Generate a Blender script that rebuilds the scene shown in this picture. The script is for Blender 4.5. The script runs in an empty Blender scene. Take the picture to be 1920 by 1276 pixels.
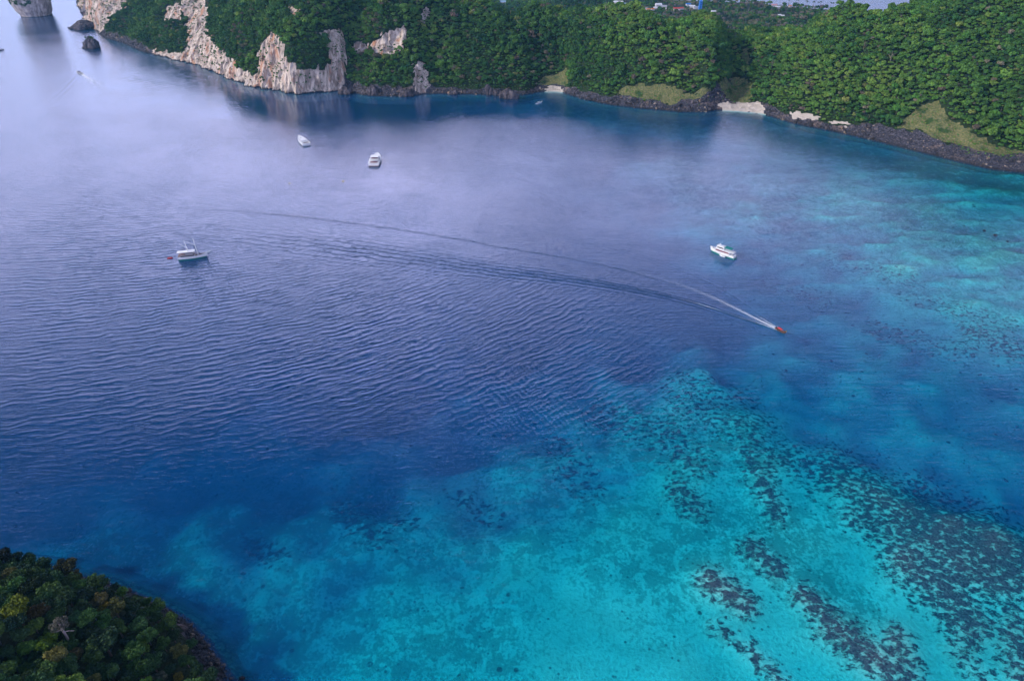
import bpy, bmesh, math, random
import numpy as np
from mathutils import Vector, Matrix
random.seed(7); RNG = np.random.default_rng(11)
S = bpy.context.scene; COL = S.collection
R = math.radians

# ------------------------------------------------------------------ camera
CAMH = 260.0; PITCH = 33.0; FPX = 1280.0
cp, sp = math.cos(R(PITCH)), math.sin(R(PITCH))
cd = bpy.data.cameras.new('camera'); cam = bpy.data.objects.new('camera', cd); COL.objects.link(cam)
cam.location = (0, 0, CAMH); cam.rotation_euler = (R(90 - PITCH), 0, 0)
cd.sensor_width = 36; cd.lens = 24; cd.clip_start = 1; cd.clip_end = 40000
S.camera = cam

# ------------------------------------------------------------------ node helper
class NT:
    dim = '3D'
    def __init__(s, tree): s.t = tree; s.n = tree.nodes; s.l = tree.links
    def new(s, typ, **kw):
        n = s.n.new(typ)
        for k, v in kw.items(): setattr(n, k, v)
        return n
    def put(s, sock, v):
        if isinstance(v, bpy.types.NodeSocket): s.l.new(v, sock)
        elif isinstance(v, bpy.types.Node): s.l.new(v.outputs[0], sock)
        elif v is not None:
            if hasattr(sock.default_value, '__len__') and not hasattr(v, '__len__'): v = (v,) * len(sock.default_value)
            if sock.type == 'RGBA' and len(v) == 3: v = tuple(v) + (1,)
            sock.default_value = v
    def m(s, op, a, b=None, c=None, clamp=False):
        n = s.new('ShaderNodeMath', operation=op, use_clamp=clamp)
        s.put(n.inputs[0], a)
        if b is not None: s.put(n.inputs[1], b)
        if c is not None: s.put(n.inputs[2], c)
        return n.outputs[0]
    def vm(s, op, a, b=None):
        n = s.new('ShaderNodeVectorMath', operation=op); s.put(n.inputs[0], a)
        if b is not None: s.put(n.inputs[1], b)
        return n.outputs[0]
    def mix(s, f, a, b, typ='MIX'):
        n = s.new('ShaderNodeMix', data_type='RGBA', blend_type=typ)
        s.put(n.inputs[0], f); s.put(n.inputs[6], a); s.put(n.inputs[7], b); return n.outputs[2]
    def ramp(s, f, pts):
        n = s.new('ShaderNodeValToRGB'); e = n.color_ramp.elements
        while len(e) < len(pts): e.new(.5)
        for i, (p, c) in enumerate(pts):
            e[i].position = p; e[i].color = tuple(c) + (1,) if len(c) == 3 else c
        s.put(n.inputs[0], f); return n.outputs[0]
    def step(s, f, a, b, lo=0., hi=1.):
        n = s.new('ShaderNodeMapRange', interpolation_type='SMOOTHSTEP')
        for i, v in enumerate((f, a, b, lo, hi)): s.put(n.inputs[i], v)
        return n.outputs[0]
    def noise(s, vec, scale=1., detail=3., rough=.55, dist=0., out=0):
        n = s.new('ShaderNodeTexNoise', noise_dimensions=s.dim); s.put(n.inputs['Vector'], vec)
        for k, v in (('Scale', scale), ('Detail', detail), ('Roughness', rough), ('Distortion', dist)): n.inputs[k].default_value = v
        return n.outputs[out]
    def mapping(s, vec, rot=(0, 0, 0), scale=(1, 1, 1), loc=(0, 0, 0)):
        n = s.new('ShaderNodeMapping'); s.put(n.inputs[0], vec)
        n.inputs[1].default_value = loc; n.inputs[2].default_value = rot; n.inputs[3].default_value = scale; return n.outputs[0]
    def attr(s, name, typ='GEOMETRY', out='Fac'):
        n = s.new('ShaderNodeAttribute', attribute_name=name, attribute_type=typ); return n.outputs[out]
    def bump(s, h, dist=1., strength=1., nrm=None):
        n = s.new('ShaderNodeBump'); n.inputs['Strength'].default_value = strength; n.inputs['Distance'].default_value = dist
        s.put(n.inputs['Height'], h)
        if nrm is not None: s.put(n.inputs['Normal'], nrm)
        return n.outputs[0]

# ------------------------------------------------------------------ world, sun, exposure
SUN_EL, SUN_ROT = 30.0, -104.0
W = bpy.data.worlds.new('World'); S.world = W; W.use_nodes = True
wn = NT(W.node_tree); bg = W.node_tree.nodes['Background']
sky = wn.new('ShaderNodeTexSky', sky_type='NISHITA'); sky.sun_disc = False
sky.sun_elevation = R(SUN_EL); sky.sun_rotation = R(SUN_ROT); sky.air_density = 1.0; sky.dust_density = 1.2; sky.ozone_density = 1.5
gen = wn.new('ShaderNodeTexCoord').outputs['Generated']
sep = wn.new('ShaderNodeSeparateXYZ'); wn.put(sep.inputs[0], gen)
zz = wn.m('MAXIMUM', sep.outputs[2], 0.0)
den = wn.m('ADD', zz, .16)
cmb = wn.new('ShaderNodeCombineXYZ')
wn.put(cmb.inputs[0], wn.m('DIVIDE', sep.outputs[0], den)); wn.put(cmb.inputs[1], wn.m('DIVIDE', sep.outputs[1], den))
wn.dim = '2D'; cl = wn.noise(cmb.outputs[0], .8, 2, .5)
cover = wn.step(cl, .38, .62)
# a bright bank of sunlit cloud low in the sky, thinning out to open blue overhead
azx = wn.m('DIVIDE', sep.outputs[0], wn.m('SQRT', wn.m('SUBTRACT', 1.001, wn.m('MULTIPLY', zz, zz))))
# the cloud deck ends higher straight ahead than to either side
edge = wn.m('ADD', zz, wn.m('ADD', wn.m('MULTIPLY', wn.m('MAXIMUM', wn.m('MULTIPLY', azx, -1.), 0.), .12), wn.m('MULTIPLY', wn.m('MAXIMUM', wn.m('SUBTRACT', azx, .08), 0.), .20)))
el = wn.ramp(edge, [(0, (.33, .33, .42)), (.09, (.28, .30, .40)), (.20, (.36, .385, .56)), (.30, (.56, .56, .80)), (.38, (1.04, .89, 1.16)), (.455, (1, .92, 1.3)), (.505, (.84, .88, 1.32)), (.555, (.20, .25, .40)), (.60, (.012, .05, .10)), (.85, (.002, .025, .06))])
azi = wn.m('MULTIPLY_ADD', wn.m('EXPONENT', wn.m('MULTIPLY', wn.m('POWER', wn.m('ABSOLUTE', wn.m('DIVIDE', wn.m('ADD', azx, .27), .30)), 2.), -1.)), .48, .52)
azi = wn.m('MULTIPLY', azi, wn.step(azx, .15, .65, 1., .6))
bank = wn.mix(1., el, (38., 40.5, 45.5), 'MULTIPLY')
bank = wn.mix(1., bank, wn.m('MULTIPLY', azi, wn.m('MULTIPLY_ADD', cover, .16, .90)), 'MULTIPLY')
amt = wn.step(zz, .45, .95, 1., .3)
wn.put(bg.inputs[0], wn.mix(amt, sky.outputs[0], bank)); bg.inputs[1].default_value = .1
sl = bpy.data.lights.new('sun', 'SUN'); sl.energy = 3.4; sl.angle = R(6); sl.color = (1, .9, .78)
so = bpy.data.objects.new('sun', sl); COL.objects.link(so)
sd = Vector((math.sin(R(SUN_ROT)) * math.cos(R(SUN_EL)), math.cos(R(SUN_ROT)) * math.cos(R(SUN_EL)), math.sin(R(SUN_EL))))
so.rotation_euler = sd.to_track_quat('Z', 'Y').to_euler(); so.location = (-300, -100, 600)
S.view_settings.view_transform = 'Standard'; S.view_settings.look = 'None'
S.view_settings.exposure = 0.0; S.view_settings.gamma = 1.0; S.view_settings.use_curve_mapping = False
S.cycles.use_denoising = True
S.cycles.max_bounces = 6; S.cycles.diffuse_bounces = 2; S.cycles.glossy_bounces = 3; S.cycles.transparent_max_bounces = 8
S.cycles.volume_bounces = 0; S.cycles.transmission_bounces = 2
S.cycles.use_adaptive_sampling = True; S.cycles.adaptive_threshold = .015

# ------------------------------------------------------------------ picture <-> ground (surveying the site from the photo)
def un(u, v, z=0.):
    cx = (u - 960) / FPX; cy = (638 - v) / FPX
    d = (cx, cp + cy * sp, -sp + cy * cp); t = (z - CAMH) / d[2]
    return np.array([d[0] * t, d[1] * t, z])
def proj(P):
    P = np.asarray(P, float); X, Y, Z = P[..., 0], P[..., 1], P[..., 2] - CAMH
    dep = Y * cp - Z * sp; dep = np.where(dep < 1, 1, dep)
    return 960 + FPX * X / dep, 638 - FPX * (Y * sp + Z * cp) / dep

# ------------------------------------------------------------------ numpy noise
def _h(i, j, k, seed):
    n = (i * 374761393 + j * 668265263 + k * 2147483647 % 1013904223 + seed * 144665 + k * 1274126177) & 0xffffffff
    n = ((n ^ (n >> 13)) * 1274126177) & 0xffffffff
    n = ((n ^ (n >> 16)) * 2246822519) & 0xffffffff
    return ((n ^ (n >> 15)) & 0xffff) / 32767.5 - 1
def vn(x, y, z=0., seed=0):
    x, y, z = np.broadcast_arrays(np.asarray(x, float), np.asarray(y, float), np.asarray(z, float))
    i, j, k = (np.floor(a).astype(np.int64) for a in (x, y, z))
    f = [a - b for a, b in ((x, i), (y, j), (z, k))]; f = [t * t * (3 - 2 * t) for t in f]
    r = 0
    for a in (0, 1):
        for b in (0, 1):
            for c in (0, 1):
                w = (f[0] if a else 1 - f[0]) * (f[1] if b else 1 - f[1]) * (f[2] if c else 1 - f[2])
                r = r + w * _h(i + a, j + b, k + c, seed)
    return r
def fbm(x, y, z=0., o=4, seed=0, g=.5):
    r = 0; a = 1.
    for q in range(o):
        r = r + a * vn(np.asarray(x) * 2 ** q, np.asarray(y) * 2 ** q, np.asarray(z) * 2 ** q, seed + q * 17); a *= g
    return r
def inpoly(u, v, poly):
    c = np.zeros(u.shape, bool); n = len(poly)
    for i in range(n):
        x0, y0 = poly[i]; x1, y1 = poly[(i + 1) % n]
        if y0 == y1: continue
        k = ((v >= y0) != (v >= y1)) & (u < (x1 - x0) * (v - y0) / (y1 - y0) + x0); c ^= k
    return c

# ------------------------------------------------------------------ object helpers
def tag(o, label=None, cat=None, group=None, kind=None):
    for k, v in (('label', label), ('category', cat), ('group', group), ('kind', kind)):
        if v: o[k] = v
    return o
def link_mesh(name, verts, faces, mat=None, parent=None, smooth=False, loc=(0, 0, 0), slots=None):
    me = bpy.data.meshes.new(name)
    if isinstance(verts, np.ndarray): verts = verts.tolist()
    if isinstance(faces, np.ndarray): faces = faces.tolist()
    me.from_pydata(verts, [], faces); me.update()
    if mat: me.materials.append(mat)
    if smooth: me.polygons.foreach_set('use_smooth', [True] * len(me.polygons))
    o = bpy.data.objects.new(name, me); COL.objects.link(o); o.location = loc
    if parent: o.parent = parent
    return o
def empty(name, loc, rz=0):
    o = bpy.data.objects.new(name, None); COL.objects.link(o); o.location = loc; o.rotation_euler = (0, 0, rz); o.empty_display_size = 1; return o
def fattr(me, name, arr):
    a = me.attributes.new(name, 'FLOAT', 'POINT'); a.data.foreach_set('value', np.ascontiguousarray(arr, dtype=np.float32).ravel())
def grid_faces(n, m):
    i = np.arange(n - 1)[:, None] * m + np.arange(m - 1)[None, :]
    return np.stack([i, i + m, i + m + 1, i + 1], -1).reshape(-1, 4)
def copy_tree(o, parent=None):
    c = o.copy(); COL.objects.link(c)
    if parent: c.parent = parent
    for ch in o.children: copy_tree(ch, c)
    return c
def mat(name, col, rough=.6, **kw):
    m = bpy.data.materials.new(name); m.use_nodes = True; n = NT(m.node_tree); b = m.node_tree.nodes['Principled BSDF']
    tc = n.new('ShaderNodeTexCoord').outputs['Object']
    f = n.noise(tc, kw.get('scale', 1.3), 3)
    n.put(b.inputs['Base Color'], n.mix(f, tuple(c * .85 for c in col), tuple(min(1, c * 1.08) for c in col)))
    b.inputs['Roughness'].default_value = rough; b.inputs['Metallic'].default_value = kw.get('metal', 0.)
    b.inputs['Specular IOR Level'].default_value = kw.get('spec', .4)
    return m

# ------------------------------------------------------------------ setting: the sea surface
def dist_poly(X, Y, pts):
    """arc length behind the boat and signed side distance to a curved track"""
    d = np.full(X.shape, 1e9); U = np.zeros(X.shape); V = np.zeros(X.shape); acc = 0.
    for seg, (a, b) in enumerate(zip(pts[:-1], pts[1:])):
        e = b - a; L = np.linalg.norm(e); e = e / L
        rx, ry = X - a[0], Y - a[1]; t = rx * e[0] + ry * e[1]
        tc = np.clip(t, 0 if seg else -1e9, 1e9 if seg == len(pts) - 2 else L)
        qx, qy = rx - tc * e[0], ry - tc * e[1]; q = np.hypot(qx, qy); k = q < d
        d = np.where(k, q, d); U = np.where(k, acc + tc, U); V = np.where(k, np.sign(e[0] * qy - e[1] * qx) * q, V); acc += L
    return U, V
def catmull(P, n=12):
    P = [np.array(p, float) for p in P]; P = [2 * P[0] - P[1]] + P + [2 * P[-1] - P[-2]]; out = []
    for i in range(1, len(P) - 2):
        for k in range(n):
            t = k / n; a, b, c, d = P[i - 1:i + 3]
            out.append(.5 * (2 * b + (c - a) * t + (2 * a - 5 * b + 4 * c - d) * t * t + (3 * b - a - 3 * c + d) * t ** 3))
    out.append(P[-2]); return np.array(out)
def axis(lo, hi, st, far_lo, far_hi):
    mid = list(np.arange(lo, hi + .1, st)); g = st; x = lo; L = []
    while x > far_lo: g *= 1.35; x -= g; L.append(max(x, far_lo))
    g = st; x = hi; Rr = []
    while x < far_hi: g *= 1.35; x += g; Rr.append(min(x, far_hi))
    return np.array(L[::-1] + mid + Rr)
DP = [(1300,1270,2.5),(1100,1250,2.6),(900,1250,3.3),(700,1250,4.2),(600,1150,6),(500,1250,6.5),(450,1276,5.5),(400,1150,9),(800,1100,4.5),(1000,1050,3.6),(1200,1000,3),(1300,900,3.2),(1350,1100,2.2),(1500,1150,2.2),(1500,1000,2.5),(1650,1200,2.2),(1850,1200,2.5),(1900,1276,2.5),(1700,1050,2.5),(1850,1050,2.4),(1600,920,3),(1450,880,3),(1400,800,3.5),(1250,780,4),(1290,715,4.6),(1180,770,6),(1100,800,7),(1000,850,7.5),(900,890,8.5),(800,930,8.5),(600,960,11),(450,970,12),(340,985,8),(200,990,12),(100,1000,13),(20,1000,16),(300,1080,10),(260,1040,12),(700,1000,7.5),(600,1060,7.5),(450,1080,8.5),(800,1020,6),(520,1150,7),
(1500,815,8),(1640,820,9),(1740,865,9.5),(1830,900,10),(1930,935,10),(1640,925,2.8),(1700,950,2.6),(1790,980,2.4),(1880,1010,2.3),(1560,780,8.5),(1700,800,8.5),(1900,850,8.5),(1700,650,8.5),(1900,700,9),(1550,650,9),(1430,700,9),(1360,630,16),(1200,650,18),(1050,700,16),(1200,730,9),(1100,755,10),(1310,685,7.5),(1000,805,11),(950,760,16),(850,820,18),(700,880,18),(500,890,20),(300,900,22),(100,930,22),(0,950,24),(0,800,28),(300,700,28),(700,700,28),(1000,600,25),(600,500,28),(200,400,28),(1000,400,22),(1200,500,20),(1300,560,17),(800,250,26),(600,220,28),(300,160,28),(100,60,30),(0,200,30),(1100,300,14),(1000,230,15),(1010,190,8),(1150,215,7),(1300,235,7),(1400,240,6),(1500,260,6),(1200,265,11),(1650,295,5),(1800,335,3.5),(1900,350,2.5),
(1300,360,7),(1360,405,6),(1500,320,6),(1600,350,4.5),(1600,400,3.5),(1750,380,3.2),(1850,400,2.6),(1750,450,2.8),(1900,500,2),(1700,500,2.8),(1800,550,2.4),(1900,590,2.2),(1650,520,4.5),(1550,480,6),(1600,560,9),(1720,590,6),(1900,645,6),(1400,470,11),(1480,560,10),(1250,310,7),(1200,370,12),(1420,400,5),(1100,1120,3),(1200,1150,2.6),(850,1190,3.6)]
DPa = np.array(DP, float)
def depth_at(X, Y):
    u, v = proj(np.stack([X, Y, X * 0], -1)); v_ = v
    wob = fbm(X / 45, Y / 45, 0, 3, 5) * 18
    u = u + wob; v_ = v_ + fbm(X / 38, Y / 38, 3, 3, 9) * 12
    num = 0; den = 0
    for (a, b, d) in DPa:
        s_ = 1.0 + max(0, (600 - b)) / 300
        q = ((u - a) ** 2 + ((v_ - b) * s_ * 1.25) ** 2 + 900.) ** -1.9
        num = num + q * d; den = den + q
    d = num / den
    streak = np.exp(-((v - 460) / 150) ** 2) * np.clip((u - 1150) / 200, 0, 1); d = d + streak * (.6 + 2.8 * fbm(X / 30, Y / 12, 0, 5, 63, .62))
    d = np.maximum(d + np.clip(d - 3, 0, 6) * .42 * fbm(X / 16, Y / 16, 0, 4, 64) * (v > 600), 1.2)
    return np.where((v < -20) | (u < -400) | (u > 2500), 30., d)


gx = axis(-1000, 860, 10, -6000, 6000); gy = axis(60, 1500, 10, -2500, 7500)
WX, WY = np.meshgrid(gx, gy, indexing='ij'); WATERD = depth_at(WX, WY)
nv = WX.size; nx, ny = WX.shape
top = np.stack([WX, WY, np.zeros_like(WX)], -1).reshape(-1, 3)
x0, x1, y0, y1 = gx[0], gx[-1], gy[0], gy[-1]
F = grid_faces(nx, ny).tolist()
e_s = [i * ny for i in range(nx)]; e_n = [i * ny + ny - 1 for i in range(nx)]
e_w = list(range(ny)); e_e = [(nx - 1) * ny + j for j in range(ny)]
bt = [[x0, y0, -48], [x1, y0, -48], [x1, y1, -48], [x0, y1, -48]]; B0 = nv
F += [[B0, B0 + 3, B0 + 2, B0 + 1], e_s[::-1] + [B0, B0 + 1], e_n + [B0 + 2, B0 + 3], e_w + [B0 + 3, B0], e_e[::-1] + [B0 + 1, B0 + 2]]
water = link_mesh('sea_water', np.vstack([top, bt]), F); tag(water, kind='structure')
track = catmull([un(1463, 619)[:2], un(1300, 543)[:2], un(1130, 496)[:2], un(960, 466)[:2], un(760, 432)[:2], un(550, 405)[:2], un(380, 390)[:2]])
track2 = [np.array(un(151, 137)[:2]), np.array(un(196, 168)[:2]), np.array(un(420, 330)[:2])]
def pad(a): return np.concatenate([a.ravel(), np.zeros(4)])
U1, V1 = dist_poly(WX, WY, track); U2, V2 = dist_poly(WX, WY, track2)
me = water.data
fattr(me, 'wake_u', pad(U1)); fattr(me, 'wake_v', pad(V1)); fattr(me, 'boat_u', pad(U2)); fattr(me, 'boat_v', pad(V2))
fattr(me, 'depth', pad(WATERD))
fattr(me, 'ring', pad(np.hypot(WX + 434, WY - 949)))
PU, PV = proj(np.stack([WX, WY, WX * 0], -1))
def blob(pts, u=None, v=None):
    r = 0
    for (a, b, ra, rb, w) in pts: r = r + w * np.exp(-((PU - a) / ra) ** 2 - ((PV - b) / rb) ** 2)
    return r
swell = blob([(500, 620, 420, 150, .8), (850, 630, 300, 110, .9), (150, 560, 300, 200, .45), (300, 780, 400, 120, .34), (1080, 740, 180, 110, .6), (200, 450, 250, 130, .35), (1250, 790, 150, 90, .15)])
swell = np.clip(swell, 0, 1) * np.where(V1 > 0, 1, 1)
fattr(me, 'swell', pad(swell))
fattr(me, 'cross', pad(np.clip(blob([(870, 640, 110, 70, .9), (960, 740, 100, 70, .9), (430, 500, 60, 60, .7), (1060, 790, 70, 50, .7), (700, 560, 90, 50, .3)]), 0, 1)))
fattr(me, 'calm', pad(np.clip(blob([(1150, 420, 300, 80, .45), (1250, 300, 260, 60, .4), (1600, 760, 330, 90, .55), (700, 330, 130, 40, .3), (1100, 560, 200, 60, .4), (900, 1250, 500, 80, .3), (350, 900, 520, 110, .45), (600, 190, 320, 35, .9), (1000, 205, 300, 20, .7), (300, 140, 130, 40, .9), (450, 195, 120, 30, .8), (1700, 640, 200, 60, .3)]), 0, 1)))
M = bpy.data.materials.new('sea_water'); M.use_nodes = True; n = NT(M.node_tree); n.n.clear(); n.dim = '2D'
pos = n.new('ShaderNodeTexCoord').outputs['Object']
wu, wv, bu, bv, ring = (n.attr(a) for a in ('wake_u', 'wake_v', 'boat_u', 'boat_v', 'ring'))
sw, cr, calm = (n.attr(a) for a in ('swell', 'cross', 'calm'))
TAU = 2 * math.pi
def sharp(phase):   # peaky crests
    s_ = n.m('MULTIPLY_ADD', n.m('SINE', phase), .5, .5); return n.m('POWER', s_, 1.6)
patch = n.noise(pos, .011, 2, .6); patch2 = n.noise(pos, .045, 1, .5)
live = n.m('SUBTRACT', n.step(patch, .3, .7, .8, 1.15), n.m('MULTIPLY', calm, .80))
# long wake swell running in rings, broken into short crests
wob = n.m('MULTIPLY', n.noise(pos, .05, 1, .6), 9.0)
ph = n.m('MULTIPLY', n.m('ADD', ring, wob), TAU / 5.8)
brk = n.step(n.noise(n.mapping(pos, rot=(0, 0, R(-32)), scale=(.035, .11, 1)), 1., 1, .5), .36, .62)
h = n.m('MULTIPLY', n.m('MULTIPLY', sharp(ph), n.m('MULTIPLY', sw, .235)), n.m('MULTIPLY_ADD', brk, .75, .25))
ph2 = n.m('MULTIPLY', n.m('ADD', ring, n.m('MULTIPLY', n.noise(pos, .09, 1, .6), 6.0)), TAU / 3.0)
h = n.m('ADD', h, n.m('MULTIPLY', sharp(ph2), n.m('MULTIPLY', n.m('MULTIPLY', sw, .085), n.step(patch2, .35, .6))))
# cross waves
dotp = n.new('ShaderNodeVectorMath', operation='DOT_PRODUCT'); n.put(dotp.inputs[0], pos); dotp.inputs[1].default_value = (math.cos(R(27)), math.sin(R(27)), 0)
ph3 = n.m('MULTIPLY', n.m('ADD', dotp.outputs['Value'], n.m('MULTIPLY', n.noise(pos, .04, 1), 7.)), TAU / 3.6)
h = n.m('ADD', h, n.m('MULTIPLY', sharp(ph3), n.m('MULTIPLY', cr, .16)))
# wind ripples (three sizes, elongated along the crests)
rp1 = n.noise(n.mapping(pos, rot=(0, 0, R(-28)), scale=(.17, .50, 1)), 1., 3, .62)
rp2 = n.noise(n.mapping(pos, rot=(0, 0, R(-12)), scale=(.5, 1.15, 1)), 1., 2, .68)
rp3 = n.noise(n.mapping(pos, rot=(0, 0, R(8)), scale=(.045, .30, 1)), 1., 2, .6)
h = n.m('ADD', h, n.m('MULTIPLY', rp3, .16))
h = n.m('ADD', h, n.m('MULTIPLY', n.m('ADD', n.m('MULTIPLY', rp1, .155), n.m('MULTIPLY', rp2, .10)), live))
# kelvin wake of the longtail boat: fanned crests, strongest to its south side
av = n.m('ABSOLUTE', wv); behind = n.step(wu, 2, 14)
jit = n.m('MULTIPLY', n.m('SUBTRACT', n.noise(pos, .06, 1, .6), .5), n.step(wu, 60, 500, 1., 9.))
south = n.step(wv, -1., 1., 1., .20) if V1[np.argmin(abs(gx - 0)), np.argmin(abs(gy - 200))] < 0 else n.step(wv, -1., 1., .20, 1.)
arm = n.m('SUBTRACT', av, n.m('MULTIPLY', wu, .25)); 
# the arms settle at a constant offset far behind
arm = n.m('SUBTRACT', av, n.m('MULTIPLY', n.m('SUBTRACT', 1., n.m('EXPONENT', n.m('DIVIDE', wu, -190.))), 62.))
wid = n.step(wu, 0, 420, 2.6, 24.)
ee = n.m('EXPONENT', n.m('MULTIPLY', n.m('POWER', n.m('ABSOLUTE', n.m('DIVIDE', arm, wid)), 2.), -1.))
phw = n.m('MULTIPLY', n.m('ADD', n.m('ADD', arm, jit), n.m('MULTIPLY', wu, .02)), n.step(wu, 20, 420, TAU / 4.2, TAU / 7.5))
decay = n.m('MULTIPLY', n.step(wu, 330, 640, 1., 0.), n.step(wu, 0, 200, 1.3, .8))
wakeh = n.m('MULTIPLY', n.m('MULTIPLY', sharp(phw), ee), n.m('MULTIPLY', n.m('MULTIPLY', decay, behind), n.m('MULTIPLY', south, .40)))
h = n.m('ADD', h, wakeh)
# ruffled line left along the track
line = n.m('EXPONENT', n.m('MULTIPLY', n.m('POWER', n.m('DIVIDE', n.m('ADD', wv, n.m('MULTIPLY', n.m('SUBTRACT', patch2, .5), 3.)), 1.7), 2.), -1.))
h = n.m('ADD', h, n.m('MULTIPLY', n.m('MULTIPLY', n.noise(pos, .55, 1, .7), n.m('MULTIPLY', line, .6)), n.m('MULTIPLY', n.step(wu, 60, 130), n.step(wu, 500, 620, .55, 0.))))
# wake of the far speedboat
ab = n.m('ABSOLUTE', bv); armb = n.m('SUBTRACT', ab, n.m('MULTIPLY', bu, .42))
widb = n.step(bu, 0, 300, 5., 34.)
eb = n.m('EXPONENT', n.m('MULTIPLY', n.m('POWER', n.m('ABSOLUTE', n.m('DIVIDE', armb, widb)), 2.), -1.))
phb = n.m('MULTIPLY', n.m('ADD', armb, n.m('MULTIPLY', n.noise(pos, .03, 0), 5.)), TAU / 9.5)
h = n.m('ADD', h, n.m('MULTIPLY', n.m('MULTIPLY', sharp(phb), eb), n.m('MULTIPLY', n.m('MULTIPLY', n.step(bu, 3, 20), n.step(bu, 120, 380, 1., 0.)), .13)))
nrm = n.bump(h, 1.0, 1.0)
gl = n.new('ShaderNodeBsdfGlossy', distribution='GGX'); n.put(gl.inputs['Roughness'], n.m('MULTIPLY_ADD', calm, -.035, .07)); n.put(gl.inputs['Normal'], nrm); gl.inputs['Color'].default_value = (1, 1, 1, 1)
geo = n.new('ShaderNodeNewGeometry'); dt = n.new('ShaderNodeVectorMath', operation='DOT_PRODUCT'); n.put(dt.inputs[0], nrm); n.put(dt.inputs[1], geo.outputs['Incoming'])
fr = n.m('MULTIPLY_ADD', n.m('POWER', n.m('SUBTRACT', 1., n.m('ABSOLUTE', dt.outputs['Value']), clamp=True), 4.6), .978, .020)   # the same from above and below
tr = n.new('ShaderNodeBsdfTransparent'); tr.inputs[0].default_value = (.97, .985, .99, 1)
dpt = n.m('SUBTRACT', 1., n.m('EXPONENT', n.m('DIVIDE', n.attr('depth'), -5.)))
df = n.new('ShaderNodeBsdfDiffuse'); n.put(df.inputs[0], n.mix(dpt, (0, 0, 0), (.0, .043, .135)))   # light scattered back by the body of sea water
ad = n.new('ShaderNodeAddShader'); n.put(ad.inputs[0], tr); n.put(ad.inputs[1], df)
ms = n.new('ShaderNodeMixShader'); n.put(ms.inputs[0], fr); n.put(ms.inputs[1], ad); n.put(ms.inputs[2], gl)
# foam
fo_n = n.noise(n.mapping(pos, scale=(1, 1, 1)), .9, 4, .75)
def foam(u, v, w0, w1, L, k):
    w_ = n.step(u, 0, L, w0, w1)
    core = n.m('EXPONENT', n.m('MULTIPLY', n.m('POWER', n.m('DIVIDE', n.m('ABSOLUTE', v), w_), 2.), -1.))
    return n.m('MULTIPLY', n.m('MULTIPLY', core, n.step(u, -1.5, 2.5)), n.m('MULTIPLY', n.m('EXPONENT', n.m('DIVIDE', u, -L * .42)), k))
vv1 = n.m('ADD', wv, n.m('MULTIPLY', n.m('SUBTRACT', patch2, .5), n.step(wu, 10, 100, 0., 2.)))
f1 = foam(wu, vv1, .8, 2.0, 75., 1.35)
fa = n.m('EXPONENT', n.m('MULTIPLY', n.m('POWER', n.m('DIVIDE', n.m('SUBTRACT', av, n.m('MULTIPLY_ADD', wu, .16, .8)), .7), 2.), -1.))
f1 = n.m('MAXIMUM', f1, n.m('MULTIPLY', n.m('MULTIPLY', fa, n.step(wu, -6, 0)), n.step(wu, 2, 30, .7, 0.)))
f2 = foam(bu, bv, 2.4, 7.0, 110., 1.6)
wh = n.noise(n.mapping(pos, rot=(0, 0, R(-25)), scale=(.3, .9, 1)), 1., 3, .6)
caps = n.m('MULTIPLY', n.m('MULTIPLY', n.step(wh, .735, .80), n.step(patch2, .45, .6)), .5)
foamf = n.m('MAXIMUM', n.m('MAXIMUM', f1, f2), 0.)
foamf = n.m('MULTIPLY', foamf, n.step(fo_n, .30, .62, .45, 1.15), clamp=True)
fd = n.new('ShaderNodeBsdfDiffuse'); fd.inputs[0].default_value = (.82, .86, .88, 1)
ms2 = n.new('ShaderNodeMixShader'); n.put(ms2.inputs[0], foamf); n.put(ms2.inputs[1], ms); n.put(ms2.inputs[2], fd)
va = n.new('ShaderNodeVolumeAbsorption'); va.inputs['Color'].default_value = (0.0, .89, .928, 1); va.inputs['Density'].default_value = .50
out = n.new('ShaderNodeOutputMaterial'); n.put(out.inputs['Surface'], ms2); n.put(out.inputs['Volume'], va)
me.materials.append(M)

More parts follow.
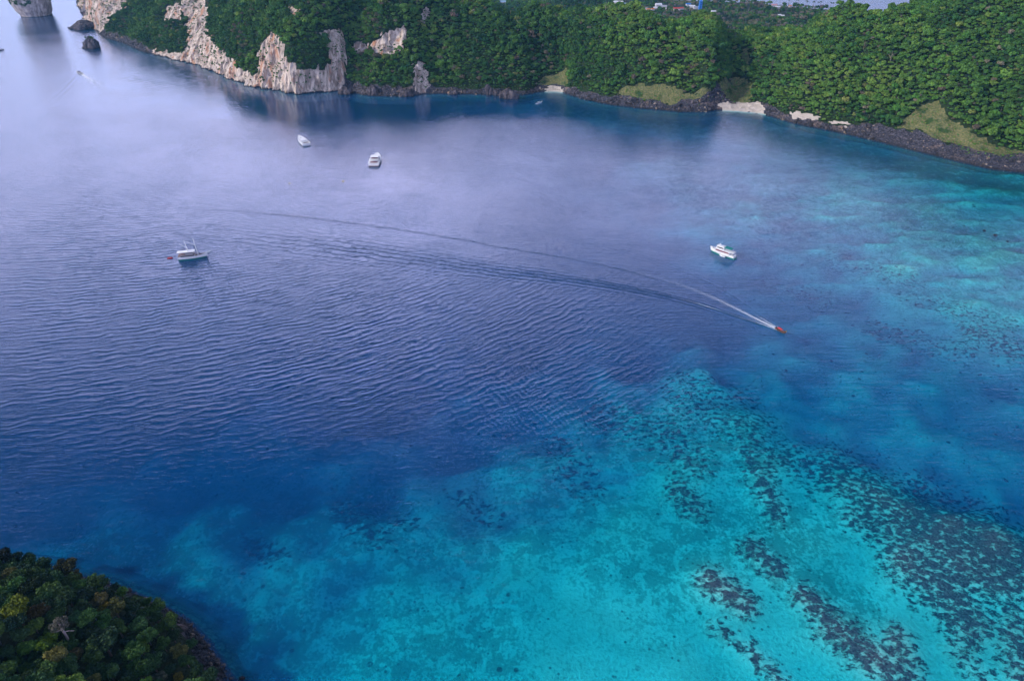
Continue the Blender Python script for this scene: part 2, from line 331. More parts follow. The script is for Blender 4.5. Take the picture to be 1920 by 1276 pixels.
# ------------------------------------------------------------------ the sea bed
sx = axis(-430, 760, 5, -5900, 5900); sy = axis(70, 1180, 5, -2400, 7400)
SX, SY = np.meshgrid(sx, sy, indexing='ij')
D = depth_at(SX, SY); DN = D + np.clip(D, 0, 8) * .10 * fbm(SX / 14, SY / 14, 0, 3, 31)
SU, SV = proj(np.stack([SX, SY, SX * 0], -1))
def capsule(L):
    r = np.zeros(SX.shape)
    for (a, b, c, d, w, k) in L:
        ex, ey = c - a, d - b; l2 = ex * ex + ey * ey + 1e-6
        t = np.clip(((SU - a) * ex + (SV - b) * ey) / l2, 0, 1); q = np.hypot(SU - a - t * ex, SV - b - t * ey)
        r = np.maximum(r, k * np.exp(-(q / (w * 1.2)) ** 2))
    return r
REEF = [(1420,840,1560,870,40,.8),(1560,870,1720,960,55,1.),(1720,960,1900,1040,75,1.25),(1750,1060,1900,1080,60,1.1),(1700,1040,1830,1170,45,1.1),(1410,840,1460,960,26,.95),(1610,960,1700,1010,35,.95),(1330,1080,1400,1130,26,1.1),(1410,1020,1460,1065,24,1.05),(1510,1110,1550,1150,24,1.05),(1560,1170,1700,1276,36,1.05),(1680,1190,1710,1240,28,.9),(1270,910,1310,950,26,.9),(1340,1170,1380,1200,14,.9),(1400,1210,1470,1276,16,1.),(1250,800,1300,860,45,.72),(1130,760,1260,800,40,.6),(1040,820,1110,900,38,.62),(1300,740,1420,800,50,.72),(640,930,700,980,32,.85),(460,980,510,1020,24,.85),(860,910,920,950,24,.75),(1900,1150,1920,1276,40,.9),(1800,1200,1850,1276,30,.7),(1270,700,1400,740,40,.6),(740,950,770,960,18,.8),
(1560,470,1720,520,30,.40),(1700,545,1900,605,24,.45),(1820,610,1920,650,24,.7),(1640,600,1820,650,24,.5),(1440,510,1560,550,24,.4),
(380,1190,440,1276,26,.55),(310,1110,370,1160,16,.6)]
REEFV = np.clip(capsule(REEF), 0, 1); DN = np.where(D < 9, np.maximum(.6, DN - 1.5 * REEFV), DN)
bed = link_mesh('sea_bed', np.stack([SX, SY, -DN], -1).reshape(-1, 3), grid_faces(*SX.shape), smooth=True); tag(bed, kind='structure')
fattr(bed.data, 'reef', capsule(REEF))
fattr(bed.data, 'deep', D)
rub = capsule([(1040,190,1340,222,22,.9),(1340,226,1640,290,22,.9),(1640,292,1920,352,22,.95),(1700,400,1920,470,60,.7),(1300,340,1500,400,60,.6),(550,1150,900,1200,140,.55),(650,1010,1000,1000,90,.6),(1000,900,1250,1050,120,.55),(1300,980,1500,1000,90,.6),(1450,1000,1600,1150,70,.6),(300,1100,500,1200,110,.7),(1560,380,1900,560,120,.45),(1150,800,1400,850,90,.6),(420,960,700,930,70,.8),(150,1000,300,1010,60,.8)])
fattr(bed.data, 'rubble', rub)
M = bpy.data.materials.new('sea_bed'); M.use_nodes = True; n = NT(M.node_tree); n.dim = '2D'; b = M.node_tree.nodes['Principled BSDF']
pos = n.new('ShaderNodeTexCoord').outputs['Object']
reef, rubb, dp_ = n.attr('reef'), n.attr('rubble'), n.attr('deep')
str_ = n.mapping(pos, rot=(0, 0, R(55)), scale=(.5, 1.15, 1))
big = n.noise(str_, .035, 4, .6, .4); med = n.noise(pos, .12, 4, .65, .5); fin = n.noise(pos, .55, 4, .7); 
sand = n.mix(n.step(big, .35, .65), (.66, .70, .60), (.86, .86, .74))
sand = n.mix(n.m('MULTIPLY', n.step(fin, .42, .66), .30), sand, (.36, .42, .34))
rf = n.step(n.m('ADD', n.m('MULTIPLY', n.m('ADD', n.m('MULTIPLY', med, .55), n.m('MULTIPLY', fin, .45)), 1.0), n.m('MULTIPLY', rubb, .22)), .54, .66)
sand = n.mix(n.m('MULTIPLY', rf, n.m('MULTIPLY_ADD', rubb, .8, .22), clamp=True), sand, (.20, .27, .22))
vo = n.new('ShaderNodeTexVoronoi', feature='F1'); n.put(vo.inputs['Vector'], n.vm('ADD', pos, n.vm('MULTIPLY', n.noise(pos, .4, 3, .6, out=1), (2.2, 2.2, 0)))); vo.inputs['Scale'].default_value = .36
c1 = n.noise(n.mapping(pos, rot=(0, 0, R(50)), scale=(.75, 1.2, 1)), .30, 5, .74, .2)
cm = n.m('ADD', n.m('MULTIPLY', c1, 1.), n.m('SUBTRACT', n.m('MULTIPLY', reef, .255), n.m('MULTIPLY', vo.outputs[0], .27)))
cmask = n.m('MULTIPLY', n.step(cm, .47, .645), n.step(reef, .18, .4))
ccol = n.mix(n.step(n.noise(pos, .8, 4, .75), .35, .68), (.095, .045, .05), (.33, .165, .165))
sp_ = n.new('ShaderNodeTexVoronoi', feature='F1'); n.put(sp_.inputs['Vector'], pos); sp_.inputs['Scale'].default_value = .11
sp2 = n.new('ShaderNodeTexVoronoi', feature='F1'); n.put(sp2.inputs['Vector'], pos); sp2.inputs['Scale'].default_value = .27
spot2 = n.m('MULTIPLY', n.step(n.m('ADD', sp2.outputs[0], n.m('MULTIPLY', fin, .2)), .20, .32, .75, 0.), n.step(n.noise(pos, .05, 3, .6), .46, .58))
spot = n.m('MULTIPLY', n.step(n.m('ADD', sp_.outputs[0], n.m('MULTIPLY', fin, .12)), .17, .22, 1., 0.), n.step(med, .45, .60))
colr = n.mix(n.m('MAXIMUM', cmask, n.m('MAXIMUM', n.m('MULTIPLY', spot, .85), spot2)), sand, ccol)
n.put(b.inputs['Base Color'], colr); b.inputs['Roughness'].default_value = .95; b.inputs['Specular IOR Level'].default_value = 0
n.put(b.inputs['Normal'], n.bump(n.m('ADD', n.m('MULTIPLY', cmask, .8), fin), .6))
bed.data.materials.append(M)

# ------------------------------------------------------------------ materials of the land
def land_material(name, rockcol=((.28, .22, .175), (.70, .60, .50), (.48, .22, .11)), veg=((.010, .024, .010), (.03, .055, .018))):
    M = bpy.data.materials.new(name); M.use_nodes = True; n = NT(M.node_tree); b = M.node_tree.nodes['Principled BSDF']
    pos = n.new('ShaderNodeTexCoord').outputs['Object']
    rock, grass, sand, dark = (n.attr(a) for a in ('rock', 'grass', 'sand', 'dark'))
    nf = n.noise(pos, .22, 4, .65); 
    wobn = n.m('MULTIPLY', n.m('SUBTRACT', nf, .5), .9)
    def edge(a): return n.step(n.m('ADD', a, wobn), .38, .56)
    g = n.mix(nf, veg[0], veg[1])
    gr = n.mix(n.step(n.noise(pos, .5, 5, .75), .38, .62), (.075, .105, .035), (.21, .195, .085))
    gr = n.mix(n.step(n.noise(pos, .07, 3, .6), .5, .68), gr, (.035, .075, .02))
    g = n.mix(edge(grass), g, gr)
    st = n.noise(n.mapping(pos, scale=(1, 1, .28)), .13, 5, .70, .8); st2 = n.noise(n.mapping(pos, scale=(1, 1, .22)), .5, 3, .7)
    rc = n.mix(n.step(st, .36, .62), rockcol[0], rockcol[1])
    rc = n.mix(n.m('MULTIPLY', n.step(n.noise(n.mapping(pos, scale=(1, 1, .25)), .05, 4, .6), .52, .66), .85), rc, rockcol[2])
    rc = n.mix(n.m('MULTIPLY', n.step(st2, .55, .68), .75), rc, (.05, .045, .05))
    rc = n.mix(n.m('MULTIPLY', n.step(n.noise(pos, .09, 4, .7), .60, .68), .8), rc, (.03, .06, .02))
    g = n.mix(edge(rock), g, rc)
    dn = n.noise(pos, .6, 4, .7)
    dc = n.mix(n.step(dn, .40, .70), (.022, .024, .036), (.15, .145, .17))
    dc = n.mix(n.m('MULTIPLY', n.step(n.noise(pos, .045, 3, .6), .54, .68), .6), dc, (.24, .18, .15))
    g = n.mix(n.step(n.m('ADD', dark, n.m('MULTIPLY', wobn, .6)), .4, .55), g, dc)
    g = n.mix(n.step(n.m('ADD', sand, n.m('MULTIPLY', wobn, .5)), .42, .54), g, n.mix(nf, (.44, .38, .32), (.62, .56, .49)))
    zs_ = n.new('ShaderNodeSeparateXYZ'); n.put(zs_.inputs[0], pos)
    g = n.mix(n.step(n.m('ADD', zs_.outputs[2], n.m('MULTIPLY', wobn, 1.5)), -2.2, -.5, 1., 0.), g, n.mix(n.step(dn, .4, .6), (.05, .075, .06), (.16, .20, .15)))
    g = n.mix(n.step(zs_.outputs[2], -7.5, -3.5, .8, 0.), g, (.34, .38, .31))
    # wet, weed-blackened foot of the rocks
    z = n.new('ShaderNodeSeparateXYZ'); n.put(z.inputs[0], pos)
    g = n.mix(n.m('MULTIPLY', n.step(n.m('ADD', z.outputs[2], n.m('MULTIPLY', wobn, 2.5)), .2, 2.2, 1., 0.), n.m('MULTIPLY', n.step(zs_.outputs[2], -1.6, -.6), n.step(sand, .3, .6, .92, 0.))), g, (.022, .022, .026))
    n.put(b.inputs['Base Color'], g); b.inputs['Roughness'].default_value = .9; b.inputs['Specular IOR Level'].default_value = .2
    n.put(b.inputs['Normal'], n.bump(n.m('ADD', n.m('MULTIPLY', st, 2.5), n.m('ADD', st2, n.m('MULTIPLY', dn, .7))), .9, .9))
    return M
LAND = land_material('island_land')
def interp_rows(keys, tgt, tab):
    tab = np.array(tab, float); return np.stack([np.interp(tgt, keys, tab[:, j]) for j in range(tab.shape[1])], -1)
def sheet(ctrl, rk, rd, step=3.5):
    """ground sheet: coast points + inland direction + height profile, lofted"""
    P = np.array([un(c[0], c[1])[:2] if len(c[0:2]) == 2 else None for c in ctrl]); Dr = np.array([c[2] for c in ctrl], float); Dr /= np.linalg.norm(Dr, axis=1)[:, None]
    Z = np.array([c[3] for c in ctrl], float)
    L = np.r_[0, np.cumsum(np.linalg.norm(np.diff(P, axis=0), axis=1))]
    s = np.arange(0, L[-1], step)
    cx, cy = np.interp(s, L, P[:, 0]), np.interp(s, L, P[:, 1]); k = np.ones(7) / 7
    sm = lambda a, w: np.convolve(np.pad(a, w // 2, mode='edge'), np.ones(w) / w, 'valid')
    cx, cy = sm(cx, 5), sm(cy, 5)
    dx, dy = sm(np.interp(s, L, Dr[:, 0]), 61), sm(np.interp(s, L, Dr[:, 1]), 61)
    dl = np.hypot(dx, dy); dx /= dl; dy /= dl
    zk = interp_rows(L, s, Z); zz_ = np.stack([np.interp(rd, rk, zk[i]) for i in range(len(s))])
    zs = zz_.copy()
    for q in range(3):
        zs[:, 1:-1] = .25 * zs[:, :-2] + .5 * zs[:, 1:-1] + .25 * zs[:, 2:]
    return s, cx, cy, dx, dy, zs, L

RK = [0, 4, 12, 26, 55, 100, 180, 290, 450, 700]
V_ = (1.0, 1.0)
MAIN = [
 (142,-30,(1,.0),(0,3,12,50,62,75,85,80,50,-5)),
 (144,8,(1,.0),(0,3,12,60,70,85,100,95,60,-5)),
 (160,40,(1,.1),(0,4,14,55,66,85,105,100,60,-5)),
 (176,57,(.9,.5),(0,6,30,62,80,95,112,105,70,-5)),
 (188,64,(.75,.75),(0,5,26,62,85,100,115,110,70,-5)),
 (198,72,(.6,.9),(0,2,8,24,55,90,115,110,70,-5)),
 (228,80,(.55,.83),(0,2,8,22,45,88,120,115,70,-5)),
 (262,95,(.55,.83),(0,2,7,20,45,90,122,118,70,-5)),
 (300,107,(.5,.87),(0,3,10,24,46,88,120,118,70,-5)),
 (338,115,(.42,.92),(0,6,16,26,50,90,125,118,70,-5)),
 (385,128,(.38,.93),(0,10,30,48,74,104,130,118,70,-5)),
 (430,149,(.34,.94),(0,12,34,52,82,110,135,120,70,-5)),
 (478,165,(.28,.96),(0,7,14,40,80,112,138,120,70,-5)),
 (496,167,(.22,.97),(0,22,62,84,96,120,140,122,70,-5)),
 (548,177,(.15,.99),(0,26,72,92,104,128,145,125,70,-5)),
 (600,176,(.1,1),(0,24,66,88,110,132,148,125,70,-5)),
 (638,170,(.06,1),(0,22,64,86,108,130,148,125,70,-5)),
 (652,172,(.03,1),(0,3,10,36,72,112,140,125,70,-5)),
 (690,180,(0,1),(0,3,7,24,52,108,138,122,70,-5)),
 (735,181,(0,1),(0,3,7,26,56,112,140,120,70,-5)),
 (780,180,(0,1),(0,3,12,40,64,104,138,118,70,-5)),
 (798,176,(0,1),(0,3,10,34,60,96,134,112,60,-5)),
 (850,176,(0,1),(0,2,6,20,46,78,106,84,40,-5)),
 (930,178,(0,1),(0,2,5,18,42,76,101,70,20,-5)),
 (985,178,(0,1),(0,2,5,16,40,76,98,60,10,-5)),
 (1012,172,(.02,1),(0,1,4,14,38,74,96,60,10,-5)),
 (1050,172,(.03,1),(0,1,4,16,40,76,96,60,10,-5)),
 (1090,185,(.05,1),(0,2,5,18,44,78,97,62,10,-5)),
 (1140,196,(.08,1),(0,2,5,16,44,82,99,66,10,-5)),
 (1200,203,(.08,1),(0,2,5,14,42,80,100,66,10,-5)),
 (1280,210,(.08,1),(0,2,4,14,44,78,95,66,10,-5)),
 (1325,210,(.08,1),(0,3,8,26,54,80,90,62,10,-5)),
 (1343,206,(.1,1),(0,3,8,22,48,74,88,62,10,-5)),
 (1385,209,(.12,1),(0,1,3,8,22,50,80,64,12,-5)),
 (1425,212,(.14,1),(0,2,5,12,30,56,82,66,14,-5)),
 (1490,232,(.16,1),(0,1.5,4,12,32,58,85,76,16,-5)),
 (1570,248,(.18,1),(0,1,3,8,30,60,92,92,20,-5)),
 (1640,264,(.18,1),(0,1,2.5,6,24,56,98,116,40,-5)),
 (1760,294,(.18,1),(0,1,2.2,4,14,46,96,128,80,-5)),
 (1860,318,(.18,1),(0,1,2,4,9,40,94,140,120,-5)),
 (1935,325,(.18,1),(0,1,2,4,10,38,92,150,150,-5)),
 (2100,358,(.2,1),(0,1,3,8,20,50,100,160,170,-5)),
 (2500,440,(.2,1),(0,1,3,8,20,50,100,150,150,-5))]
RD = np.r_[np.arange(-14, 60, 1.6), np.arange(60, 200, 3.6), np.arange(200, 460, 9), np.arange(460, 760, 40)]
RKx = [-14] + RK
s, cx, cy, dx, dy, z, Lm = sheet([(c[0], c[1], c[2], (-9,) + tuple(c[3])) for c in MAIN], RKx, RD)
Sg, Rg = np.meshgrid(s, RD, indexing='ij')
X = cx[:, None] + dx[:, None] * Rg; Y = cy[:, None] + dy[:, None] * Rg; Z = z.copy()
inl = np.clip(Rg / 60, 0, 1); back = np.clip((Rg - 330) / 200, 0, 1)
# gullies, spurs and lumps
sp1 = fbm(Sg / 95 + Rg / 400, Rg / 260, 0, 3, 3)
ridge = 1 - np.abs(fbm(Sg / 60, Rg / 200, 0, 3, 21)) * 2
amp = np.clip(Z / 60, 0, 1)
Z = Z + amp * (sp1 * 9 + ridge * 6 - 3) * inl * (1 - back) + np.clip(Z / 20, 0, 1) * fbm(X / 22, Y / 22, 0, 3, 8) * 2.2
# named spur that comes down to the shore west of the sand beach, and gully beside it
us, vs = proj(np.stack([X, Y, Z], -1))
sh = np.clip((Rg - 20) / 28, 0, 1) * np.clip((300 - Rg) / 150, 0, 1)
xs_spur = np.interp(1337, [c[0] for c in MAIN], Lm); xs_gul = np.interp(1385, [c[0] for c in MAIN], Lm)
Z = Z + sh * (15 * np.exp(-((Sg - xs_spur) / 24) ** 2) - 11 * np.exp(-((Sg - xs_gul - Rg * .1) / 26) ** 2))
xs2 = np.interp(1180, [c[0] for c in MAIN], Lm); Z = Z + sh * 7 * np.exp(-((Sg - xs2 - Rg * .2) / 40) ** 2)
xs3 = np.interp(1055, [c[0] for c in MAIN], Lm); Z = Z - sh * 8 * np.exp(-((Sg - xs3 + Rg * .1) / 30) ** 2)
xs4 = np.interp(655, [c[0] for c in MAIN], Lm); Z = Z - sh * 12 * np.exp(-((Sg - xs4) / 22) ** 2)
xs5 = np.interp(820, [c[0] for c in MAIN], Lm); Z = Z - sh * 9 * np.exp(-((Sg - xs5) / 26) ** 2)
# masks surveyed from the photograph, stored on the land itself
def masks(X, Y, Z, wob=4.):
    u, v = proj(np.stack([X, Y, Z], -1))
    u = u + wob * fbm(X / 9, Y / 9, Z / 9, 3, 41); v = v + wob * .8 * fbm(X / 9, Y / 9, Z / 9, 3, 47)
    return u, v
um, vm_ = masks(X, Y, Z, 7.)
ROCKP = [[(140,-40),(252,-10),(232,12),(212,28),(206,40),(190,62),(178,60),(160,40),(148,20)],
 [(310,14),(336,8),(336,40),(312,38)], [(338,-10),(384,-10),(386,35),(396,72),(412,92),(432,108),(452,132),(492,142),(500,180),(280,140),(280,100),(300,96),(342,98),(354,88),(350,58),(344,40),(336,15)],
 [(486,84),(512,62),(526,72),(534,108),(548,122),(575,132),(610,124),(620,104),(614,72),(642,70),(652,88),(650,118),(640,150),(642,185),(480,185),(488,150),(484,120)],
 [(692,80),(725,62),(762,53),(768,76),(752,92),(718,104),(700,100)], [(772,122),(797,118),(802,152),(800,178),(784,178),(774,142)],
 [(790,-12),(804,-12),(805,30),(797,46),(792,30)], [(538,12),(558,18),(566,32),(540,28)], [(812,-12),(822,-12),(820,10),(814,10)], [(600,60),(640,56),(646,78),(618,82)], [(664,80),(690,80),(686,100),(668,104)]]
GRASSP = [[(1018,150),(1050,134),(1068,126),(1068,152),(1044,164),(1012,164)], [(1152,180),(1180,158),(1250,163),(1300,178),(1328,160),(1338,192),(1330,204),(1290,199),(1190,190)],
 [(1346,192),(1352,150),(1396,148),(1412,168),(1408,196)], [(1676,240),(1700,214),(1735,196),(1757,188),(1772,214),(1822,250),(1872,275),(1940,292),(1940,304),(1860,302),(1820,292),(1760,262),(1720,244)], [(1385,96),(1405,90),(1408,118),(1392,118)]]
SANDP = [[(1346,196),(1420,192),(1440,214),(1400,214),(1350,210)], [(1478,210),(1540,218),(1534,226),(1484,222)], [(1018,166),(1052,164),(1056,176),(1020,176)], [(1550,226),(1585,228),(1590,234),(1560,234)]]
rock = np.zeros(X.shape); grass = np.zeros(X.shape); sand = np.zeros(X.shape)
for p_ in ROCKP: rock[inpoly(um, vm_, p_)] = 1
for p_ in GRASSP: grass[inpoly(um, vm_, p_)] = 1
for p_ in SANDP: sand[inpoly(um, vm_, p_)] = 1
rock *= (Rg < 140) | (um < 260); grass *= Rg < 230; sand *= Rg < 60
# steep ground is bare too
rwk = np.interp(s, Lm, np.interp([c[0] for c in MAIN], [140,188,200,285,300,480,640,655,800,1000,1015,1055,1100,1200,1330,1350,1430,1500,1570,1640,1760,1860,1930,2500],
                                 [5,5,14,10,4,3,3,14,12,11,14,16,17,17,19,24,19,17,18,38,50,46,40,30]))
dark = (Rg < (rwk * (1 + .25 * fbm(s / 18, 0 * s, 0, 2, 4)))[:, None]).astype(float)
Z = Z + dark * (rock < .5) * np.clip(Rg / 4, 0, 1) * (.9 * fbm(X / 4.5, Y / 4.5, 0, 3, 77) + .5)
# rock faces: flutes, ledges and overhanging lumps
fl = fbm(Sg / 11, Rg / 60, Z / 26, 4, 61) * 5.2 + fbm(Sg / 4, 0, Z / 7, 3, 65) * 2.2
fl = fl + np.abs(fbm(Sg / 30, 0, Z / 70, 2, 66)) * -6
rs = rock.copy()
for q in range(2): rs[1:-1, 1:-1] = .2 * (rs[1:-1, 1:-1] + rs[:-2, 1:-1] + rs[2:, 1:-1] + rs[1:-1, :-2] + rs[1:-1, 2:])
X = X - dx[:, None] * fl * rs; Y = Y - dy[:, None] * fl * rs
V3 = np.stack([X, Y, Z], -1)
hills = link_mesh('island_hills', V3.reshape(-1, 3), grid_faces(*X.shape)[:, ::1], LAND, smooth=False); tag(hills, kind='structure')
for k_, a_ in (('rock', rock), ('grass', grass), ('sand', sand), ('dark', dark * (rock < .5))): fattr(hills.data, k_, a_)

# near headland at lower left
HK = [-16, 0, 3, 8, 20, 45, 80, 120, 170]; HD = np.r_[np.arange(-16, 60, 1.5), np.arange(60, 172, 4)]
hz = (-13, 0, 1.6, 4.5, 13, 25, 35, 39, 40); hz2 = (-13, 0, 1.2, 3., 7, 17, 28, 36, 38); hz3 = (-13, 0, .8, 1.8, 4.5, 17, 30, 38, 40)
NEAR = [(-420,1080,(.1,-1),hz),(-220,1060,(.1,-1),hz),(-80,1052,(.1,-1),hz),(0,1054,(.05,-1),hz),(85,1062,(-.1,-1),hz),(170,1084,(-.2,-1),hz),(240,1106,(-.35,-1),hz),(300,1132,(-.55,-.8),hz),
 (352,1160,(-.9,-.6),hz2),(388,1198,(-1,-.35),hz3),(416,1240,(-1,-.2),hz3),(446,1285,(-1,-.15),hz3),(480,1350,(-1,-.1),hz3),(520,1450,(-1,0),hz3),(560,1650,(-1,0),hz3)]
s2, cx2, cy2, dx2, dy2, z2, Ln = sheet(NEAR, HK, HD, 2.0)
S2, R2 = np.meshgrid(s2, HD, indexing='ij')
X2 = cx2[:, None] + dx2[:, None] * R2; Y2 = cy2[:, None] + dy2[:, None] * R2
Z2 = z2 + np.clip(z2 / 10, 0, 1) * fbm(X2 / 18, Y2 / 18, 0, 3, 12) * 1.8
dk2 = (R2 < np.interp(s2, Ln, [1, 1, 1, 1, 1, 1, 1, 2, 3, 5, 6, 6, 6, 6, 6])[:, None] * 1.25).astype(float)
Z2 = Z2 + dk2 * np.clip(R2 / 3, 0, 1) * fbm(X2 / 2.5, Y2 / 2.5, 0, 3, 99) * .7
headland = link_mesh('near_headland', np.stack([X2, Y2, Z2], -1).reshape(-1, 3), grid_faces(*X2.shape)[:, ::-1], LAND); tag(headland, kind='structure')
for k_, a_ in (('rock', X2 * 0), ('grass', X2 * 0), ('sand', X2 * 0), ('dark', dk2)): fattr(headland.data, k_, a_)

# low isthmus with the village, behind the hills
ex = [-900, 324, 433, 560, 700, 790, 850, 905, 1300]; ey = [2750, 2420, 2300, 2255, 2200, 2130, 2080, 2000, 1500]
ix = np.arange(-380, 1300, 14.); iy = np.linspace(0, 1, 90)
IX, IT = np.meshgrid(ix, iy, indexing='ij'); Yn = 1400 + IX * 0; Yf = np.interp(IX, ex, ey)
IY = Yn + (Yf + 25 - Yn) * IT
IZ = np.clip((Yf - IY) * .09, -3, 6) + 2.0 * fbm(IX / 90, IY / 90, 0, 3, 5) * np.clip((Yf - IY) / 60, 0, 1)
isth = link_mesh('low_isthmus', np.stack([IX, IY, IZ], -1).reshape(-1, 3), grid_faces(*IX.shape), LAND, smooth=True); tag(isth, kind='structure')
for k_, a_ in (('rock', IX * 0), ('grass', (fbm(IX / 60, IY / 60, 0, 2, 2) > .2) * .6), ('sand', (Yf - IY < 26) * 1.), ('dark', IX * 0)): fattr(isth.data, k_, a_)

# ------------------------------------------------------------------ trees
def foliage_mat(name, mode):
    M = bpy.data.materials.new(name); M.use_nodes = True; n = NT(M.node_tree); b = M.node_tree.nodes['Principled BSDF']
    oi = n.new('ShaderNodeObjectInfo'); pos = n.new('ShaderNodeTexCoord').outputs['Object']
    if mode == 'inst':
        tone = n.attr('tone', 'INSTANCER')
        base = n.ramp(tone, [(0, (.014, .062, .020)), (.25, (.042, .125, .028)), (.5, (.088, .205, .036)), (.68, (.16, .28, .05)), (.78, (.16, .20, .055)), (.86, (.13, .10, .085)), (.94, (.20, .19, .12)), (1, (.14, .12, .14))])
    else:
        base = oi.outputs['Color']
    f = n.noise(pos, .7, 2, .6); g = n.m('MULTIPLY_ADD', oi.outputs['Random'], .36, .82)
    c = n.mix(n.step(f, .35, .65), n.mix(1., base, (.62, .68, .62), 'MULTIPLY'), n.mix(1., base, (1.35, 1.3, 1.15), 'MULTIPLY'))
    hs = n.new('ShaderNodeHueSaturation'); n.put(hs.inputs['Value'], g); n.put(hs.inputs['Color'], c)
    n.put(hs.inputs['Hue'], n.m('MULTIPLY_ADD', n.m('FRACT', n.m('MULTIPLY', oi.outputs['Random'], 7.31)), .03, .485))
    n.put(b.inputs['Base Color'], hs.outputs[0]); b.inputs['Roughness'].default_value = .75; b.inputs['Specular IOR Level'].default_value = .25
    return M
FOL_I = foliage_mat('forest_foliage', 'inst'); FOL_O = foliage_mat('tree_foliage', 'obj')
BARK = mat('bark', (.20, .16, .14), .9, spec=.1); PALEBARK = mat('pale_bark', (.42, .36, .36), .9, spec=.1)
def tube(pts, rad, seg=6):
    V, F = [], []
    for i, (p, r) in enumerate(zip(pts, rad)):
        p = Vector(p); d = (Vector(pts[min(i + 1, len(pts) - 1)]) - Vector(pts[max(i - 1, 0)])).normalized()
        a = d.orthogonal().normalized(); b_ = d.cross(a)
        for k in range(seg):
            t = TAU * k / seg; V.append(tuple(p + (a * math.cos(t) + b_ * math.sin(t)) * r))
    for i in range(len(pts) - 1):
        for k in range(seg): F.append((i * seg + k, i * seg + (k + 1) % seg, (i + 1) * seg + (k + 1) % seg, (i + 1) * seg + k))
    F.append(tuple(range(seg))[::-1]); F.append(tuple(range((len(pts) - 1) * seg, len(pts) * seg)))
    return V, F
def join(parts):
    V, F = [], []
    for v, f in parts:
        o = len(V); V += list(v); F += [tuple(i + o for i in q) for q in f]
    return V, F
def leafset(rng, lobes, nleaf, size, flat=.6):
    V, F = [], []
    tot = sum(l[3] ** 2 for l in lobes)
    for (x, y, z, r) in lobes:
        for q in range(int(nleaf * r * r / tot)):
            d = Vector(rng.normal(size=3)); d.normalize()
            if d.z < -.45: d.z *= -1
            c = Vector((x, y, z)) + Vector((d.x, d.y, d.z * .8)) * r * (rng.uniform(.80, 1.12))
            nn = (d + Vector(rng.normal(size=3)) * flat).normalized(); a = nn.orthogonal().normalized()
            t = rng.uniform(0, TAU); a = (a * math.cos(t) + nn.cross(a) * math.sin(t)); b_ = nn.cross(a)
            s_ = size * rng.uniform(.6, 1.35); o = len(V); k = rng.uniform(.5, .9)
            V += [tuple(c - a * s_), tuple(c - b_ * s_ * k + nn * s_ * .22), tuple(c + a * s_), tuple(c + b_ * s_ * k + nn * s_ * .22)]
            F += [(o, o + 1, o + 2), (o, o + 2, o + 3)]
    return V, F
def core(lobes, k=.82):
    parts = []
    for (x, y, z, r) in lobes:
        V = []; F = []
        for i in range(1, 4):
            for j in range(6):
                a = math.pi * i / 4; b_ = TAU * (j + .5 * i) / 6
                V.append((x + r * k * math.sin(a) * math.cos(b_), y + r * k * math.sin(a) * math.sin(b_), z + r * k * .8 * math.cos(a)))
        V += [(x, y, z + r * k * .8), (x, y, z - r * k * .8)]
        for i in range(2):
            for j in range(6): F.append((i * 6 + j, i * 6 + 6 + j, i * 6 + 6 + (j + 1) % 6, i * 6 + (j + 1) % 6))
        for j in range(6): F += [(18, j, (j + 1) % 6), (19, 12 + (j + 1) % 6, 12 + j)]
        parts.append((V, F))
    return parts
def crown(seed, nleaf, size, Rr=4.5, spread=1.):
    rng = np.random.default_rng(seed); lobes = [(0, 0, 0, Rr * .62)]
    for q in range(rng.integers(6, 9)):
        a = rng.uniform(0, TAU); rr = Rr * rng.uniform(.35, .68) * spread
        lobes.append((rr * math.cos(a), rr * math.sin(a), rng.uniform(-.28, .30) * Rr, Rr * rng.uniform(.27, .45)))
    return lobes, join([leafset(rng, lobes, nleaf, size)] + core(lobes))
FAR = bpy.data.collections.new('forest_variants')
for i in range(9):
    lb, (V, F) = crown(100 + i, 210, .82, 4.6, 1. if i < 7 else 1.25)
    V2, F2 = tube([(0, 0, -9), (0, 0, -1)], [.35, .25], 5)
    mm = bpy.data.meshes.new('forest_tree'); mm.from_pydata(V, [], F); mm.materials.append(FOL_I); mm.update()
    o = bpy.data.objects.new('forest_tree_%02d' % i, mm); FAR.objects.link(o)
def bare_tree(seed):
    rng = np.random.default_rng(seed); P = [tube([(0, 0, -8), (.2, 0, -2), (.1, .2, 3.5)], [.4, .32, .16], 5)]
    for q in range(9):
        a = rng.uniform(0, TAU); z0_ = rng.uniform(-2.5, 2.5); l = rng.uniform(2, 4); e = rng.uniform(.4, 1.2)
        P.append(tube([(0, 0, z0_), (l * math.cos(a) * .6, l * math.sin(a) * .6, z0_ + l * e * .5), (l * math.cos(a), l * math.sin(a), z0_ + l * e)], [.16, .1, .05], 4))
    return join(P)
def palm_crown(seed, nf=11, L=3.4):
    rng = np.random.default_rng(seed); V, F = [], []
    for q in range(nf):
        a = TAU * q / nf + rng.uniform(-.2, .2); up = rng.uniform(-.1, .8); prev = None
        for k in range(5):
            t = k / 4; r_ = L * t; z_ = L * (up * t - .75 * t * t); w_ = .75 * math.sin(math.pi * min(1, t * .8 + .18))
            c = Vector((r_ * math.cos(a), r_ * math.sin(a), z_)); sd_ = Vector((-math.sin(a), math.cos(a), 0)) * w_ - Vector((0, 0, w_ * .45))
            s2_ = Vector((math.sin(a), -math.cos(a), 0)) * w_ - Vector((0, 0, w_ * .45)); o = len(V); V += [tuple(c + sd_), tuple(c), tuple(c + s2_)]
            if k: F += [(o - 3, o - 2, o + 1, o), (o - 2, o - 1, o + 2, o + 1)]
    return V, F
